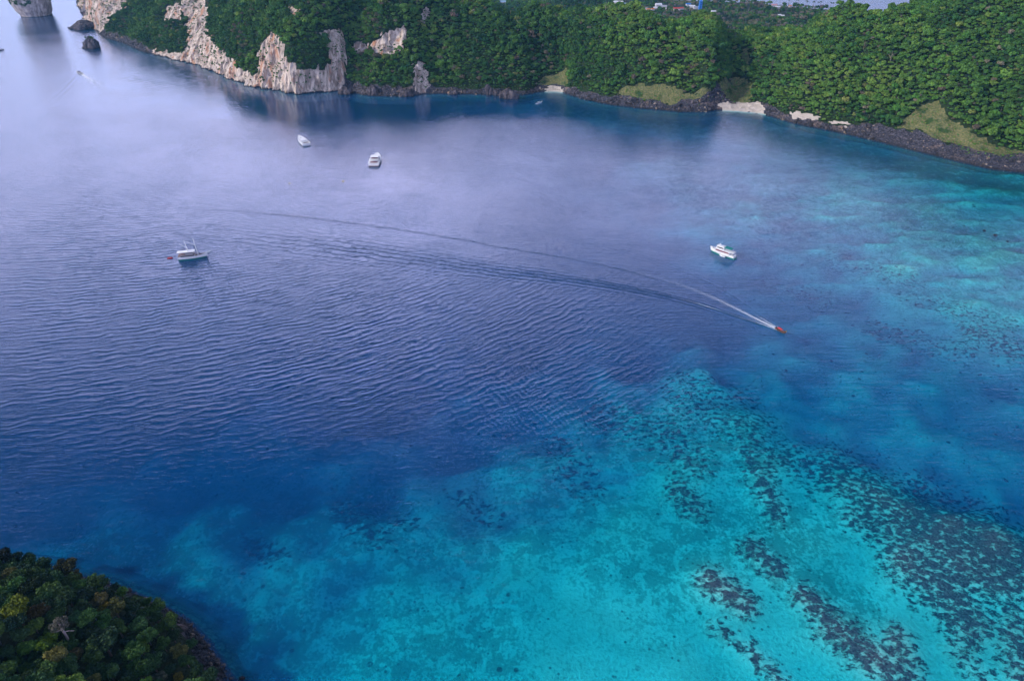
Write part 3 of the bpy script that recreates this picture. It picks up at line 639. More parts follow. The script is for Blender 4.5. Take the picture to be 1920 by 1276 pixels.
for i in range(2):
    V, F = bare_tree(300 + i); mm = bpy.data.meshes.new('forest_tree'); mm.from_pydata(V, [], F); mm.materials.append(FOL_I); mm.update()
    FAR.objects.link(bpy.data.objects.new('forest_tree_%02d' % (9 + i), mm))
V, F = palm_crown(5); V2, F2 = tube([(0, 0, -10), (.3, 0, -5), (0, 0, 0)], [.25, .2, .15], 5)
V, F = join([(V, F), (V2, F2)]); mm = bpy.data.meshes.new('forest_tree'); mm.from_pydata(V, [], F); mm.materials.append(FOL_I); mm.update()
FAR.objects.link(bpy.data.objects.new('forest_tree_11', mm))

def scatter_object(name, pts, scale, rot, pick, tone, coll, label, cat):
    o = link_mesh(name, np.asarray(pts), [], None)
    for k_, a_ in (('scale', scale), ('rot', rot), ('tone', tone)): fattr(o.data, k_, a_)
    a = o.data.attributes.new('pick', 'INT', 'POINT'); a.data.foreach_set('value', np.asarray(pick, dtype=np.int32))
    g = bpy.data.node_groups.new(name, 'GeometryNodeTree')
    g.interface.new_socket('Geometry', in_out='INPUT', socket_type='NodeSocketGeometry'); g.interface.new_socket('Geometry', in_out='OUTPUT', socket_type='NodeSocketGeometry')
    N = g.nodes; Lk = g.links; gi = N.new('NodeGroupInput'); go = N.new('NodeGroupOutput'); mp = N.new('GeometryNodeMeshToPoints'); Lk.new(gi.outputs[0], mp.inputs[0])
    ci = N.new('GeometryNodeCollectionInfo'); ci.inputs[0].default_value = coll; ci.inputs[1].default_value = True; ci.inputs[2].default_value = True
    ip = N.new('GeometryNodeInstanceOnPoints'); Lk.new(mp.outputs[0], ip.inputs['Points']); Lk.new(ci.outputs[0], ip.inputs['Instance']); ip.inputs['Pick Instance'].default_value = True
    def na(nm, ty):
        q = N.new('GeometryNodeInputNamedAttribute'); q.data_type = ty; q.inputs[0].default_value = nm; return q.outputs[0]
    Lk.new(na('pick', 'INT'), ip.inputs['Instance Index']); Lk.new(na('scale', 'FLOAT'), ip.inputs['Scale'])
    cx_ = N.new('ShaderNodeCombineXYZ'); Lk.new(na('rot', 'FLOAT'), cx_.inputs[2]); Lk.new(cx_.outputs[0], ip.inputs['Rotation']); Lk.new(ip.outputs[0], go.inputs[0])
    md = o.modifiers.new('scatter', 'NODES'); md.node_group = g
    tag(o, label, cat, None, 'stuff'); return o

def sheet_points(X, Y, Z, ok, area_per, seed, lift=2.0):
    """random points on a lofted sheet, one per `area_per` square metres"""
    rng = np.random.default_rng(seed)
    P = np.stack([X, Y, Z], -1); a = P[1:, :-1] - P[:-1, :-1]; b_ = P[:-1, 1:] - P[:-1, :-1]; cr_ = np.cross(a, b_)
    ar = np.linalg.norm(cr_, axis=-1); nz = cr_ / np.maximum(ar, 1e-6)[..., None]; nz *= np.sign(nz[..., 2:3] + 1e-9)
    good = ok[:-1, :-1] & ok[1:, 1:] & ok[1:, :-1] & ok[:-1, 1:]
    cnt = rng.poisson(np.minimum(ar, 400) / area_per * good); I, J = np.nonzero(cnt); rep = cnt[I, J]; I = np.repeat(I, rep); J = np.repeat(J, rep)
    t, q = rng.random((2, len(I), 1)); Q = P[I, J] * (1 - t) * (1 - q) + P[I + 1, J] * t * (1 - q) + P[I, J + 1] * (1 - t) * q + P[I + 1, J + 1] * t * q
    return Q, nz[I, J]
def thin(Q, dmin, keep=None):
    """drop points closer than dmin"""
    cell = {}; out = []; 
    for i, p in enumerate(Q):
        k = (int(p[0] // dmin), int(p[1] // dmin), int(p[2] // dmin)); bad = False
        for a in (-1, 0, 1):
            for b_ in (-1, 0, 1):
                for c in (-1, 0, 1):
                    for j in cell.get((k[0] + a, k[1] + b_, k[2] + c), ()):
                        if (Q[j][0] - p[0]) ** 2 + (Q[j][1] - p[1]) ** 2 + (Q[j][2] - p[2]) ** 2 < dmin * dmin: bad = True; break
                    if bad: break
                if bad: break
            if bad: break
        if not bad: cell.setdefault(k, []).append(i); out.append(i)
    return np.array(out, int)
def tone_field(P, base=.0):
    c = .34 + .22 * fbm(P[:, 0] / 60, P[:, 1] / 60, P[:, 2] / 60, 2, 71) + RNG.normal(0, .10, len(P))
    r_ = RNG.random(len(P)); c = np.clip(c + base, 0, .72)
    brown = fbm(P[:, 0] / 45, P[:, 1] / 45, 0, 2, 91)
    c = np.where((r_ < .010) | ((brown > .5) & (r_ < .16)), RNG.uniform(.82, .90, len(P)), c); c = np.where(r_ > .975, RNG.uniform(.70, .80, len(P)), c); c = np.where((r_ > .955) & (r_ < .963), .95, c)
    return c
# hills
ok = (rock < .5) & (sand < .5) & (dark < .5) & (grass < .5) & (Z > 2.2) & (Rg < 420)
uu, vv = proj(V3); ok &= (uu > -120) & (uu < 2050) & (vv > -120)
Q, N3 = sheet_points(X, Y, Z, ok, 6.5, 5)
keep = thin(Q, 2.7); Q = Q[keep]; N3 = N3[keep]
# sparse scrub on the grass
Qg, Ng = sheet_points(X, Y, Z, (grass > .5) & (Z > 2), 16., 6); scg = RNG.lognormal(-2.0, .55, len(Qg)).clip(.06, .5)
# climbers and bushes on the rock faces
Qr, Nr = sheet_points(X, Y, Z, (rock > .5) & (Z > 6) & (uu > -50) & (uu < 2000) & (vv > -60), 26., 8)
kr = (fbm(Qr[:, 0] / 16, Qr[:, 1] / 16, Qr[:, 2] / 16, 3, 33) > .05) | (RNG.random(len(Qr)) < .10); Qr = Qr[kr]; scr = RNG.uniform(.12, .52, len(Qr))
sc_ = np.clip(RNG.lognormal(-.62, .46, len(Q)), .24, 1.7); low_ = np.clip((Q[:, 2]) / 14, .45, 1); sc_ *= low_
P1 = Q + N3 * (1.6 * sc_)[:, None] + np.array([0, 0, 1.]) * (3.0 * sc_)[:, None] * np.clip(N3[:, 2:3] * 1.3, .1, 1)
tn = tone_field(Q, .04) 
ua, va_ = proj(Q); tn = np.where((tn < .7) & (ua > 1100), np.clip(tn + .05, 0, .72), np.where(tn < .7, tn - .06, tn)); tn = np.clip(tn, 0, 1)
pk = RNG.integers(0, 9, len(Q)); r_ = RNG.random(len(Q)); pk = np.where(r_ < .012, RNG.integers(9, 11, len(Q)), pk); tn = np.where(pk >= 9, .96, tn)
# isthmus forest
Qi = np.stack([RNG.uniform(-370, 1150, 16000), RNG.uniform(1400, 2560, 16000)], -1); yf = np.interp(Qi[:, 0], ex, ey); Qi = Qi[Qi[:, 1] < yf - 12]
zi = np.clip((np.interp(Qi[:, 0], ex, ey) - Qi[:, 1]) * .09, -3, 6) + 2.0 * fbm(Qi[:, 0] / 90, Qi[:, 1] / 90, 0, 3, 5) * np.clip((np.interp(Qi[:, 0], ex, ey) - Qi[:, 1]) / 60, 0, 1)
ui, vi = proj(np.c_[Qi, zi]); kk = (ui > -50) & (ui < 1800) & (vi > -45) & (vi < 110)
clear = fbm(Qi[:, 0] / 70, Qi[:, 1] / 70, 0, 2, 55); vill = np.exp(-((ui - 1230) / 130) ** 2 - ((vi - 14) / 12) ** 2)
kk &= (RNG.random(len(Qi)) > vill * .35)
for (u_, v_, hw) in [(1158,3,9),(1178,6,9),(1192,10,8),(1187,14,5),(1200,13,4),(1209,15,5),(1215,16.5,4),(1224,16,4),(1235,7,6),(1244,11,7),(1229,13,4),(1269,14,6),(1278,13,5),(1291,6,5),(1298,10,6),(1305,13,5),(1315,23,5),(1338,21,5),(1459,12,5),(1482,10,4),(1452,9,5),(1462,26,4),(1468,27.5,4),(838,2.5,9),(852,3.5,9),(874,1,8),(897,2,8),(942,1,7),(1313,13,4)]:
    kk &= ~((np.abs(ui - u_) < hw) & (vi - v_ > -2) & (vi - v_ < 9))
Qi = np.c_[Qi, zi][kk]; ui = ui[kk]; vi = vi[kk]; Qi = Qi[(k2 := thin(Qi, 6.0))]; ui = ui[k2]; vi = vi[k2]
si = np.clip(RNG.lognormal(.0, .25, len(Qi)), .5, 1.7); Pi = Qi + np.array([0, 0, 1.]) * (4.5 * si)[:, None]
ti = np.clip(.22 + .2 * fbm(Qi[:, 0] / 80, Qi[:, 1] / 80, 0, 2, 19) + RNG.normal(0, .1, len(Qi)), 0, .7)
dry = (ui > 1240) & (ui < 1600) & (RNG.random(len(Qi)) < .42); ti = np.where(dry, RNG.uniform(.9, 1., len(Qi)), ti)
pi_ = RNG.integers(0, 9, len(Qi)); pi_ = np.where(dry & (RNG.random(len(Qi)) < .6), RNG.integers(9, 11, len(Qi)), pi_); pi_ = np.where((ui > 1200) & (RNG.random(len(Qi)) < .10), 11, pi_)
PP = [P1, Qg, Qr, Pi]; SC = [sc_, scg, scr, si]; TN = [tn, np.full(len(Qg), .5) + RNG.normal(0, .06, len(Qg)), np.full(len(Qr), .3) + RNG.normal(0, .1, len(Qr)), ti]; PK = [pk, RNG.integers(0, 9, len(Qg)), RNG.integers(0, 9, len(Qr)), pi_]

# ------------------------------------------------------------------ lone rocks and stacks
def rock_mesh(seed, w, d, h, sub=3, rough=.25, under=0.):
    bm = bmesh.new(); bmesh.ops.create_icosphere(bm, subdivisions=sub, radius=1)
    co = np.array([v.co[:] for v in bm.verts]); o_ = seed * 3.7
    n1 = fbm(co[:, 0] * 1.3 + o_, co[:, 1] * 1.3, co[:, 2] * 1.3, 4, seed); n2 = fbm(co[:, 0] * 3.4 + o_, co[:, 1] * 3.4, co[:, 2] * 1.4, 3, seed + 3)
    k = 1 + rough * n1 + rough * .5 * n2
    if under: k = k * (1 - under * np.clip(.35 - np.abs(co[:, 2] - 0.05), 0, 1))
    co = co * k[:, None] * np.array([w / 2, d / 2, h]); co[:, 2] = np.maximum(co[:, 2], -4)
    F = [[v.index for v in f.verts] for f in bm.faces]; bm.free(); return co, F
def rock_material(name, c0, c1, c2, sc=1.):
    M = bpy.data.materials.new(name); M.use_nodes = True; n = NT(M.node_tree); b = M.node_tree.nodes['Principled BSDF']
    pos = n.new('ShaderNodeTexCoord').outputs['Object']; a = n.noise(n.mapping(pos, scale=(1, 1, .4)), .22 * sc, 5, .68); q = n.noise(pos, .8 * sc, 4, .7)
    c = n.mix(n.step(a, .38, .62), c0, c1); c = n.mix(n.m('MULTIPLY', n.step(q, .55, .68), .8), c, c2)
    z = n.new('ShaderNodeSeparateXYZ'); n.put(z.inputs[0], pos)
    c = n.mix(n.m('MULTIPLY', n.step(z.outputs[2], .3, 2.2, 1., 0.), .85), c, (.02, .02, .024))
    n.put(b.inputs['Base Color'], c); b.inputs['Roughness'].default_value = .9; b.inputs['Specular IOR Level'].default_value = .2
    n.put(b.inputs['Normal'], n.bump(n.m('ADD', a, n.m('MULTIPLY', q, .5)), 1.2)); return M
DARKROCK = rock_material('dark_rock', (.030, .028, .036), (.12, .105, .115), (.20, .15, .13))
PALEROCK = rock_material('pale_rock', (.30, .25, .23), (.58, .52, .49), (.10, .09, .10), .6)
def lone_rock(name, label, cat, u, v, wpx, hpx, seed, m=None, dpx=None, group=None, rough=.25):
    p = un(u, v); dist = math.hypot(p[1], CAMH); w = wpx * dist / FPX * .93; h_ = hpx * dist / FPX * .9; d = w * .8
    co, F = rock_mesh(seed, w, d, h_, 4, rough); o = link_mesh(name, co, F, m or DARKROCK, loc=(p[0], p[1] + d * .45, -.2)); tag(o, label, cat, group); return o
lone_rock('boulder', 'large dark rounded boulder at the water edge beside the small sandy cove', 'boulder', 955, 187, 36, 17, 3)
lone_rock('boulder', 'tall narrow dark boulder standing just left of the rounded shore boulder', 'boulder', 917, 179, 15, 20, 4)
lone_rock('boulder', 'low black boulder wedged between the tall boulder and the rounded one', 'boulder', 932, 180, 20, 10, 5)
lone_rock('boulder', 'blue grey block of rock on the rubble shore right of the big cliff', 'boulder', 698, 180, 24, 18, 6)
lone_rock('boulder', 'dark boulder at the right foot of the big pale cliff', 'boulder', 645, 178, 26, 11, 7)
lone_rock('boulder', 'flat dark boulder near the right end of the rubble below the cliff trees', 'boulder', 760, 182, 30, 10, 8)
lone_rock('boulder', 'dark shore boulder midway between the big cliff and the rounded boulder', 'boulder', 850, 178, 16, 8, 9)
lone_rock('sea_stack', 'small dark sea stack standing alone in the water left of the headland', 'sea stack', 166, 92, 30, 20, 10, rough=.32)
lone_rock('rock_spit', 'low black rock spit running out from the tip of the far headland', 'rock', 152, 56, 46, 11, 11, rough=.4)
lone_rock('sea_rock', 'tiny dark rock in the water off the end of the black spit', 'rock', 128, 53, 4, 2, 12)
lone_rock('rock_pinnacle', 'craggy dark pinnacle on the shore at the left end of the white beach', 'rock', 1330, 206, 20, 13, 13, rough=.45)
lone_rock('rock_outcrop', 'black jagged outcrop on the grass above the small sandy cove', 'rock', 1042, 166, 24, 14, 14, rough=.45)
lone_rock('sea_rock', 'small brown rock awash, leftmost of three off the right shore', 'rock', 1847, 433, 6, 2.2, 15, group='small rocks awash over the reef')
lone_rock('sea_rock', 'largest brown rock awash, middle of three off the right shore', 'rock', 1868, 442, 8, 2.6, 16, group='small rocks awash over the reef')
lone_rock('sea_rock', 'faint brown rock awash, rightmost of three off the right shore', 'rock', 1890, 453, 5, 1.4, 17, group='small rocks awash over the reef')
lone_rock('sea_rock', 'small reddish rock in the shallows at the tip of the near headland', 'rock', 452, 1274, 10, 5, 18)
# limestone island stack at top left
p = un(50, 34); ht = 112.
th = np.linspace(0, TAU, 72, endpoint=False); zl = np.r_[-6, np.linspace(0, ht, 46)]
TH, ZL = np.meshgrid(th, zl, indexing='ij'); prof = np.interp(ZL, [-6, 0, 3, 12, 30, 60, 90, 104, 112], [36, 36, 35, 41, 46, 50, 46, 30, 6])
rr = prof * (1 + .10 * fbm(np.cos(TH) * 1.6, np.sin(TH) * 1.6, ZL / 50, 4, 5) + .05 * fbm(np.cos(TH) * 7, np.sin(TH) * 7, ZL / 26, 3, 8))
XI, YI = rr * np.cos(TH), rr * np.sin(TH); V_i = np.stack([XI, YI * .9, ZL], -1); nI, mI = XI.shape
Fi = [(i * mI + j, ((i + 1) % nI) * mI + j, ((i + 1) % nI) * mI + j + 1, i * mI + j + 1) for i in range(nI) for j in range(mI - 1)]; Fi.append(tuple(i * mI + mI - 1 for i in range(nI)))
stack = link_mesh('rock_island', V_i.reshape(-1, 3), Fi, PALEROCK, loc=(p[0], p[1] + 40, 0)); tag(stack, 'sheer pale limestone island with trees, alone in the sea at far left', 'island')
Vw = V_i + np.array([p[0], p[1] + 40, 0.]); ui_, vi_ = proj(Vw)
gm = (ZL > 96) | ((ZL > 24 + 34 * np.abs((TH - 4.75) / .9) ** 2) & (np.abs(TH - 4.75) < 1.5)) | ((fbm(np.cos(TH) * 3, np.sin(TH) * 3, ZL / 20, 3, 4) > .45) & (ZL > 15))
Qs, Ns = sheet_points(Vw[..., 0], Vw[..., 1], Vw[..., 2], gm, 14., 9)
ss = np.clip(RNG.lognormal(-.35, .25, len(Qs)), .3, 1.1); PP.append(Qs + Ns * 1.2); SC.append(ss); TN.append(np.clip(.25 + RNG.normal(0, .12, len(Qs)), 0, .7)); PK.append(RNG.integers(0, 9, len(Qs)))
# shrubs on the sea stack and outcrops
for (u, v, w_, h_) in ((166, 92, 16, 17), (150, 50, 14, 8)):
    p = un(u, v); q = RNG.normal(size=(14, 3)) * np.array([w_ * .3, w_ * .3, 1.5]) + np.array([p[0], p[1] + 14, h_ * 1.15]); PP.append(q); SC.append(RNG.uniform(.25, .5, 14)); TN.append(np.full(14, .3)); PK.append(RNG.integers(0, 9, 14))

# ------------------------------------------------------------------ near headland: every tree its own object
ok2 = (dk2 < .5) & (Z2 > 1.2); un2, vn2 = proj(np.stack([X2, Y2, Z2 + 4], -1)); ok2 &= (un2 > -260) & (vn2 < 1560) & (un2 < 700)
Qh, Nh = sheet_points(X2, Y2, Z2, ok2, 5., 15); k3 = thin(Qh, 4.9); Qh, Nh = Qh[k3], Nh[k3]
uh, vh = proj(Qh + np.array([0, 0, 6.])); vis = (uh > -40) & (uh < 1960) & (vh < 1330) & (vh > 900)
order = np.argsort(~vis, kind='stable'); Qh, Nh, uh, vh, vis = (a[order] for a in (Qh, Nh, uh, vh, vis))
NT_IND = min(290, int(vis.sum())); print('near trees', len(Qh), 'visible', vis.sum())
rest = Qh[NT_IND:]; sr = RNG.uniform(.7, 1.1, len(rest)); PP.append(rest + np.array([0, 0, 4.5])); SC.append(sr); TN.append(np.clip(.22 + RNG.normal(0, .12, len(rest)), 0, .7)); PK.append(RNG.integers(0, 9, len(rest)))
near_proto = []
for i in range(8):
    rng = np.random.default_rng(500 + i); Rr = 4.2; lobes = [(0, 0, 0, Rr * .6)]
    for q in range(rng.integers(8, 13)):
        a = rng.uniform(0, TAU); rr_ = Rr * rng.uniform(.3, .75); lobes.append((rr_ * math.cos(a), rr_ * math.sin(a), rng.uniform(-.3, .42) * Rr * (1 - .3 * (rr_ / Rr)), Rr * rng.uniform(.20, .40)))
    V, F = join([leafset(rng, lobes, 1500, .34, .95), leafset(rng, [(a_, b_, c_ + .1, r__ * 1.16) for a_, b_, c_, r__ in lobes], 350, .30, 1.2)] + core(lobes, .80)); cm_ = bpy.data.meshes.new('crown'); cm_.from_pydata(V, [], F); cm_.materials.append(FOL_O); cm_.update()
    P_ = [tube([(0, 0, -7.5), (.15, .1, -4), (0, 0, 0)], [.38, .28, .16], 6)]
    for q in range(4):
        a = TAU * q / 4 + rng.uniform(-.4, .4); P_.append(tube([(0, 0, -3.6 + q * .4), (1.2 * math.cos(a), 1.2 * math.sin(a), -1.8), (2.4 * math.cos(a), 2.4 * math.sin(a), -.3)], [.16, .11, .06], 4))
    V, F = join(P_); tm_ = bpy.data.meshes.new('trunk'); tm_.from_pydata(V, [], F); tm_.materials.append(BARK); tm_.update(); near_proto.append((cm_, tm_))
TONES = {'dark': [(.012, .032, .012), (.016, .040, .014), (.010, .030, .016)], 'mid': [(.024, .058, .014), (.030, .062, .016), (.020, .052, .020)],
         'light': [(.050, .095, .016), (.062, .110, .020)], 'olive': [(.060, .062, .018), (.055, .050, .020)], 'grey': [(.055, .065, .045)]}
TL = {'dark': 'deep green broadleaf tree in the canopy covering the near headland', 'mid': 'mid green broadleaf tree in the canopy covering the near headland', 'light': 'bright green broadleaf tree standing out of the near headland canopy',
      'olive': 'olive brown broadleaf tree in the canopy covering the near headland', 'grey': 'grey green broadleaf tree in the canopy covering the near headland'}
def near_tree(P, tone, col, sc, rz, label, group, mi, name='broadleaf_tree', zs=1.):
    e = empty(name, (P[0], P[1], P[2]), rz); e.scale = (sc, sc, sc * zs)
    for nm, mm in (('crown', near_proto[mi][0]), ('trunk', near_proto[mi][1])):
        o = bpy.data.objects.new(nm, mm); COL.objects.link(o); o.parent = e; o.location = (0, 0, 7.2); o.color = tuple(col) + (1,)
    tag(e, label, 'tree', group); return e
def ZONE(u, v):
    if v > 1215 and u < 150: return 'in the bottom left corner'
    if u > 290: return 'near the rocky right edge'
    if v < 1048 + .32 * max(u, 0): return 'along the upper seaward rim'
    return 'on the lower slope' if v > 1190 else ('in the left middle' if u < 150 else 'in the right middle')
rr_ = random.Random(5)
SPECIAL = [(40,1150,'tall yellow green tree at the left edge of the near headland',(.115,.165,.012),1.35),(182,1132,'small golden yellow tree near the middle of the near headland',(.22,.19,.012),.72),
 (88,1215,'bright lime green tree low on the near headland, left of centre',(.085,.16,.012),1.05),(128,1062,'spreading tree rising above the upper edge of the near headland',(.045,.055,.025),1.25),
 (3,1040,'dark tree at the far left end of the headland top edge',(.012,.022,.014),1.2),(75,1160,'russet brown tree right of the yellow green one on the headland',(.075,.055,.018),1.0),
 (325,1258,'small yellow flowering tree near the right tip of the near headland',(.16,.13,.015),.6),(190,1215,'large blue green tree at the bottom middle of the near headland',(.022,.06,.026),1.45)]
tops = Qh[:NT_IND] + np.array([0, 0, 7.]); tu, tv = proj(tops); used = {}
for sp_i, (u, v, lb, c, sc) in enumerate(SPECIAL):
    j = int(np.argmin([1e9 if i in used else (tu[i] - u) ** 2 + (tv[i] - v) ** 2 for i in range(NT_IND)])); used[j] = sp_i
for i in range(NT_IND):
    P = Qh[i]
    if i in used:
        _, _, lb, c, sc = SPECIAL[used[i]]; near_tree(P + (0, 0, -1), None, c, sc, rr_.uniform(0, 6.28), lb, None, i % 8); continue
    t = rr_.choices(['dark', 'mid', 'light', 'olive', 'grey'], [5, 7, 1.5, .7, .4])[0]; c = rr_.choice(TONES[t]); k = rr_.uniform(1.7, 3.0)
    edge_ = min(1., .72 + P[2] / 18); sc = rr_.uniform(.70, 1.22) * edge_
    near_tree(P + (0, 0, -1.6 + rr_.uniform(-.6, .8)), t, [a * k for a in c], sc, rr_.uniform(0, 6.28), TL[t].replace('in the canopy covering', ZONE(tu[i], tv[i]) + ' of').replace('standing out of the near headland canopy', ZONE(tu[i], tv[i]) + ' of the near headland'), t.replace('dark', 'deep green').replace('mid', 'mid green').replace('light', 'bright green').replace('olive', 'olive brown').replace('grey', 'grey green') + ' trees of the near headland', rr_.randrange(8))
# the emergent tree with a pale bare trunk
zt = 0
def ground_at(u, v, Xg, Yg, Zg, lift=0.):
    a, b_ = proj(np.stack([Xg, Yg, Zg + lift], -1)); k = np.argmin((a - u) ** 2 + (b_ - v) ** 2); i, j = np.unravel_index(k, a.shape); return np.array([Xg[i, j], Yg[i, j], Zg[i, j]])
g0 = ground_at(140, 1212, X2, Y2, Z2); et = empty('emergent_tree', tuple(g0)); tag(et, 'grey leaved tree with a pale bare trunk rising from the headland canopy', 'tree')
V, F = join([tube([(0, 0, -2), (.2, 0, 6), (.1, .1, 11.5), (.3, .2, 14.5)], [.55, .45, .34, .2], 8)] + [tube([(.1, .1, z_), (l * math.cos(a) * .5, l * math.sin(a) * .5, z_ + l * .15), (l * math.cos(a), l * math.sin(a), z_ + l * e_)], [.18, .13, .05], 5) for a, l, z_, e_ in ((.1, 4.2, 9.5, .1), (2.4, 3., 11, .7), (4.2, 3., 11.5, .6), (1.2, 2.6, 12, .9), (5.4, 3.2, 12.2, .6), (3.2, 3.4, 12.5, .5))])
link_mesh('trunk', V, F, PALEBARK, et)
rng = np.random.default_rng(9); lobes = [(1.2 * math.cos(a) * k, 1.2 * math.sin(a) * k, 14 + z_, r_) for a, k, z_, r_ in ((0, 0, 1, 1.7), (0, 1.8, 0, 1.3), (1.2, 2, .5, 1.2), (2.3, 1.9, .2, 1.3), (3.4, 2, .1, 1.2), (4.5, 1.8, .4, 1.2), (5.5, 1.9, .2, 1.2))]
V, F = leafset(rng, lobes, 900, .26, .8); c_ = link_mesh('crown', V, F, FOL_O, et); c_.color = (.12, .12, .10, 1)

forest = scatter_object('forest', np.concatenate(PP), np.concatenate(SC), RNG.uniform(0, TAU, sum(len(a) for a in PP)), np.concatenate(PK), np.concatenate(TN), FAR, 'dense mixed green tropical forest covering the island hills', 'forest')
print('forest trees', sum(len(a) for a in PP))

# ------------------------------------------------------------------ shore rubble
RUB = bpy.data.collections.new('rubble_variants')
RUBM = foliage_mat('rubble_rock', 'inst'); nn_ = NT(RUBM.node_tree)
for nd in list(RUBM.node_tree.nodes):
    if nd.bl_idname == 'ShaderNodeValToRGB':
        e = nd.color_ramp.elements
        for i, c in enumerate([(.022, .021, .027), (.035, .032, .040), (.055, .050, .060), (.10, .088, .095), (.17, .14, .13), (.24, .17, .13), (.30, .27, .26), (.12, .10, .10)]): e[i].color = c + (1,)
for i in range(6):
    co, F = rock_mesh(40 + i, 2, 1.5, .8, 2, .42); mm = bpy.data.meshes.new('rubble'); mm.from_pydata(co.tolist(), [], F); mm.materials.append(RUBM); mm.update(); RUB.objects.link(bpy.data.objects.new('rubble_%02d' % i, mm))
Qb, Nb = sheet_points(X, Y, Z, (dark > .5) & (rock < .5) & (sand < .5) & (Rg > -1.5) & (uu > -60) & (uu < 2000), 7., 25)
ub, vb = proj(Qb); sb = np.clip(RNG.lognormal(-.25, .55, len(Qb)), .3, 3.2) * np.where(ub > 1640, .62, 1.)
Qc, Nc = sheet_points(X2, Y2, Z2, (dk2 > .5) & (R2 > -1.5), 1.1, 26); sc2 = np.clip(RNG.lognormal(-.9, .5, len(Qc)), .15, 1.6)
Qd, Nd = sheet_points(X, Y, Z, (rock > .5) & (Rg > -2) & (Rg < 5) & (uu > 180) & (uu < 700), 14., 27); sd2 = RNG.uniform(.6, 2., len(Qd)); Qd[:, 2] = np.minimum(Qd[:, 2], .8)
tb = np.concatenate([np.clip(RNG.beta(1.3, 2.6, len(Qb)) + .18 * (fbm(Qb[:, 0] / 30, Qb[:, 1] / 30, 0, 2, 3) > .15), 0, .9), np.clip(RNG.beta(1.6, 2.2, len(Qc)), 0, .8), RNG.uniform(0, .3, len(Qd))])
scatter_object('shore_rubble', np.concatenate([Qb, Qc, Qd]), np.concatenate([sb, sc2, sd2]), RNG.uniform(0, TAU, len(Qb) + len(Qc) + len(Qd)), RNG.integers(0, 6, len(Qb) + len(Qc) + len(Qd)), tb, RUB, 'dark broken rock rubble along the shorelines', 'rocks')
print('rubble', len(Qb), len(Qc))


# ------------------------------------------------------------------ boats
WHITE = mat('white_paint', (.78, .80, .80), .35); GLASS = mat('dark_glass', (.02, .022, .03), .12, spec=.6); TEAL = mat('teal_canvas', (.0, .22, .19), .7); GREENH = mat('green_paint', (.02, .20, .15), .4)
WOOD = mat('deck_wood', (.20, .12, .09), .7); RED = mat('red_paint', (.45, .035, .05), .5); REDC = mat('red_canvas', (.62, .05, .06), .8); NAVY = mat('navy_paint', (.02, .04, .13), .4); GREY = mat('grey_metal', (.35, .37, .40), .45, metal=.4)
MAROON = mat('maroon_trim', (.18, .03, .06), .6); ORANGE = mat('orange_rubber', (.65, .18, .04), .6); YELLOW = mat('yellow_plastic', (.70, .55, .08), .5); CLOTH = mat('cotton', (.25, .22, .22), .9); SKIN = mat('skin', (.35, .20, .13), .7); BLACK = mat('black_rubber', (.02, .02, .022), .7); BROWNH = mat('brown_wood', (.10, .055, .035), .6)
def boxp(lo, hi, tx=0., ty=0., bow=0.):
    """box whose top is drawn in by tx, ty"""
    x0, y0, z0 = lo; x1, y1, z1 = hi
    V = [(x0, y0, z0), (x1 + bow, y0 * .55 if bow else y0, z0), (x1 + bow, y1 * .55 if bow else y1, z0), (x0, y1, z0), (x0 + tx, y0 + ty, z1), (x1 - tx, y0 + ty, z1), (x1 - tx, y1 - ty, z1), (x0 + tx, y1 - ty, z1)]
    return V, [(0, 3, 2, 1), (4, 5, 6, 7), (0, 1, 5, 4), (1, 2, 6, 5), (2, 3, 7, 6), (3, 0, 4, 7)]
def part(name, geo, m, parent, smooth=False, bevel=0., label=None):
    o = link_mesh(name, geo[0], geo[1], m, parent, smooth)
    if bevel: md = o.modifiers.new('bevel', 'BEVEL'); md.width = bevel; md.segments = 2
    if label: o['label'] = label
    return o
def hull(e, L, B, H, up, lo, draft=.8, zs=.5, bowrise=.6, sternrise=.1, ws=.75, deckm=WOOD, rake=.06, fine=1.7, drop=.35):
    n_ = 22; V = []; F = []; mi = []
    for i in range(n_):
        t = i / (n_ - 1); x = -L / 2 + L * t
        b = B / 2 * (ws + (1 - ws) * math.sin(math.pi / 2 * min(1, t / .45))) * (1 - max(0, (t - .45) / .55) ** fine) ** .9 if t < 1 else .02
        sh_ = H * (1 + bowrise * max(0, (t - .35) / .65) ** 2 + sternrise * max(0, (.35 - t) / .35) ** 2)
        dr = draft * (1 - max(0, (t - .7) / .3) ** 2 * .9)
        prof = [(0, -dr, 0), (.6 * b, -dr * .8, 0), (.86 * b, -.05, 0), (.93 * b, zs, .3), (1.02 * b, sh_, 1), (.92 * b, sh_, 1), (.90 * b, sh_ - drop, 1), (0, sh_ - drop, 1)]
        for sgn in (1, -1):
            for (y, z_, rk) in prof: V.append((x + rake * L * rk * t ** 3, sgn * y, z_))
    K = 8
    for i in range(n_ - 1):
        for sgn in (0, 1):
            for k in range(K - 1):
                a = (i * 2 + sgn) * K + k; b_ = ((i + 1) * 2 + sgn) * K + k; q = (a, b_, b_ + 1, a + 1); F.append(q if sgn else q[::-1]); mi.append(1 if k < 3 else (0 if k < 6 else 2))
    F.append(tuple(range(0, K)) + tuple(range(2 * K - 1, K - 1, -1))); mi.append(0)
    o = link_mesh('hull', V, F, up, e); o.data.materials.append(lo); o.data.materials.append(deckm)
    o.data.polygons.foreach_set('material_index', mi); return o
def boat_at(name, label, cat, stern, bow, group=None, z=0.):
    a, b = un(*stern), un(*bow); d = b - a; e = empty(name, tuple((a + b) / 2 + np.array([0, 0, z])), math.atan2(d[1], d[0])); tag(e, label, cat, group); return e, float(np.hypot(d[0], d[1]))
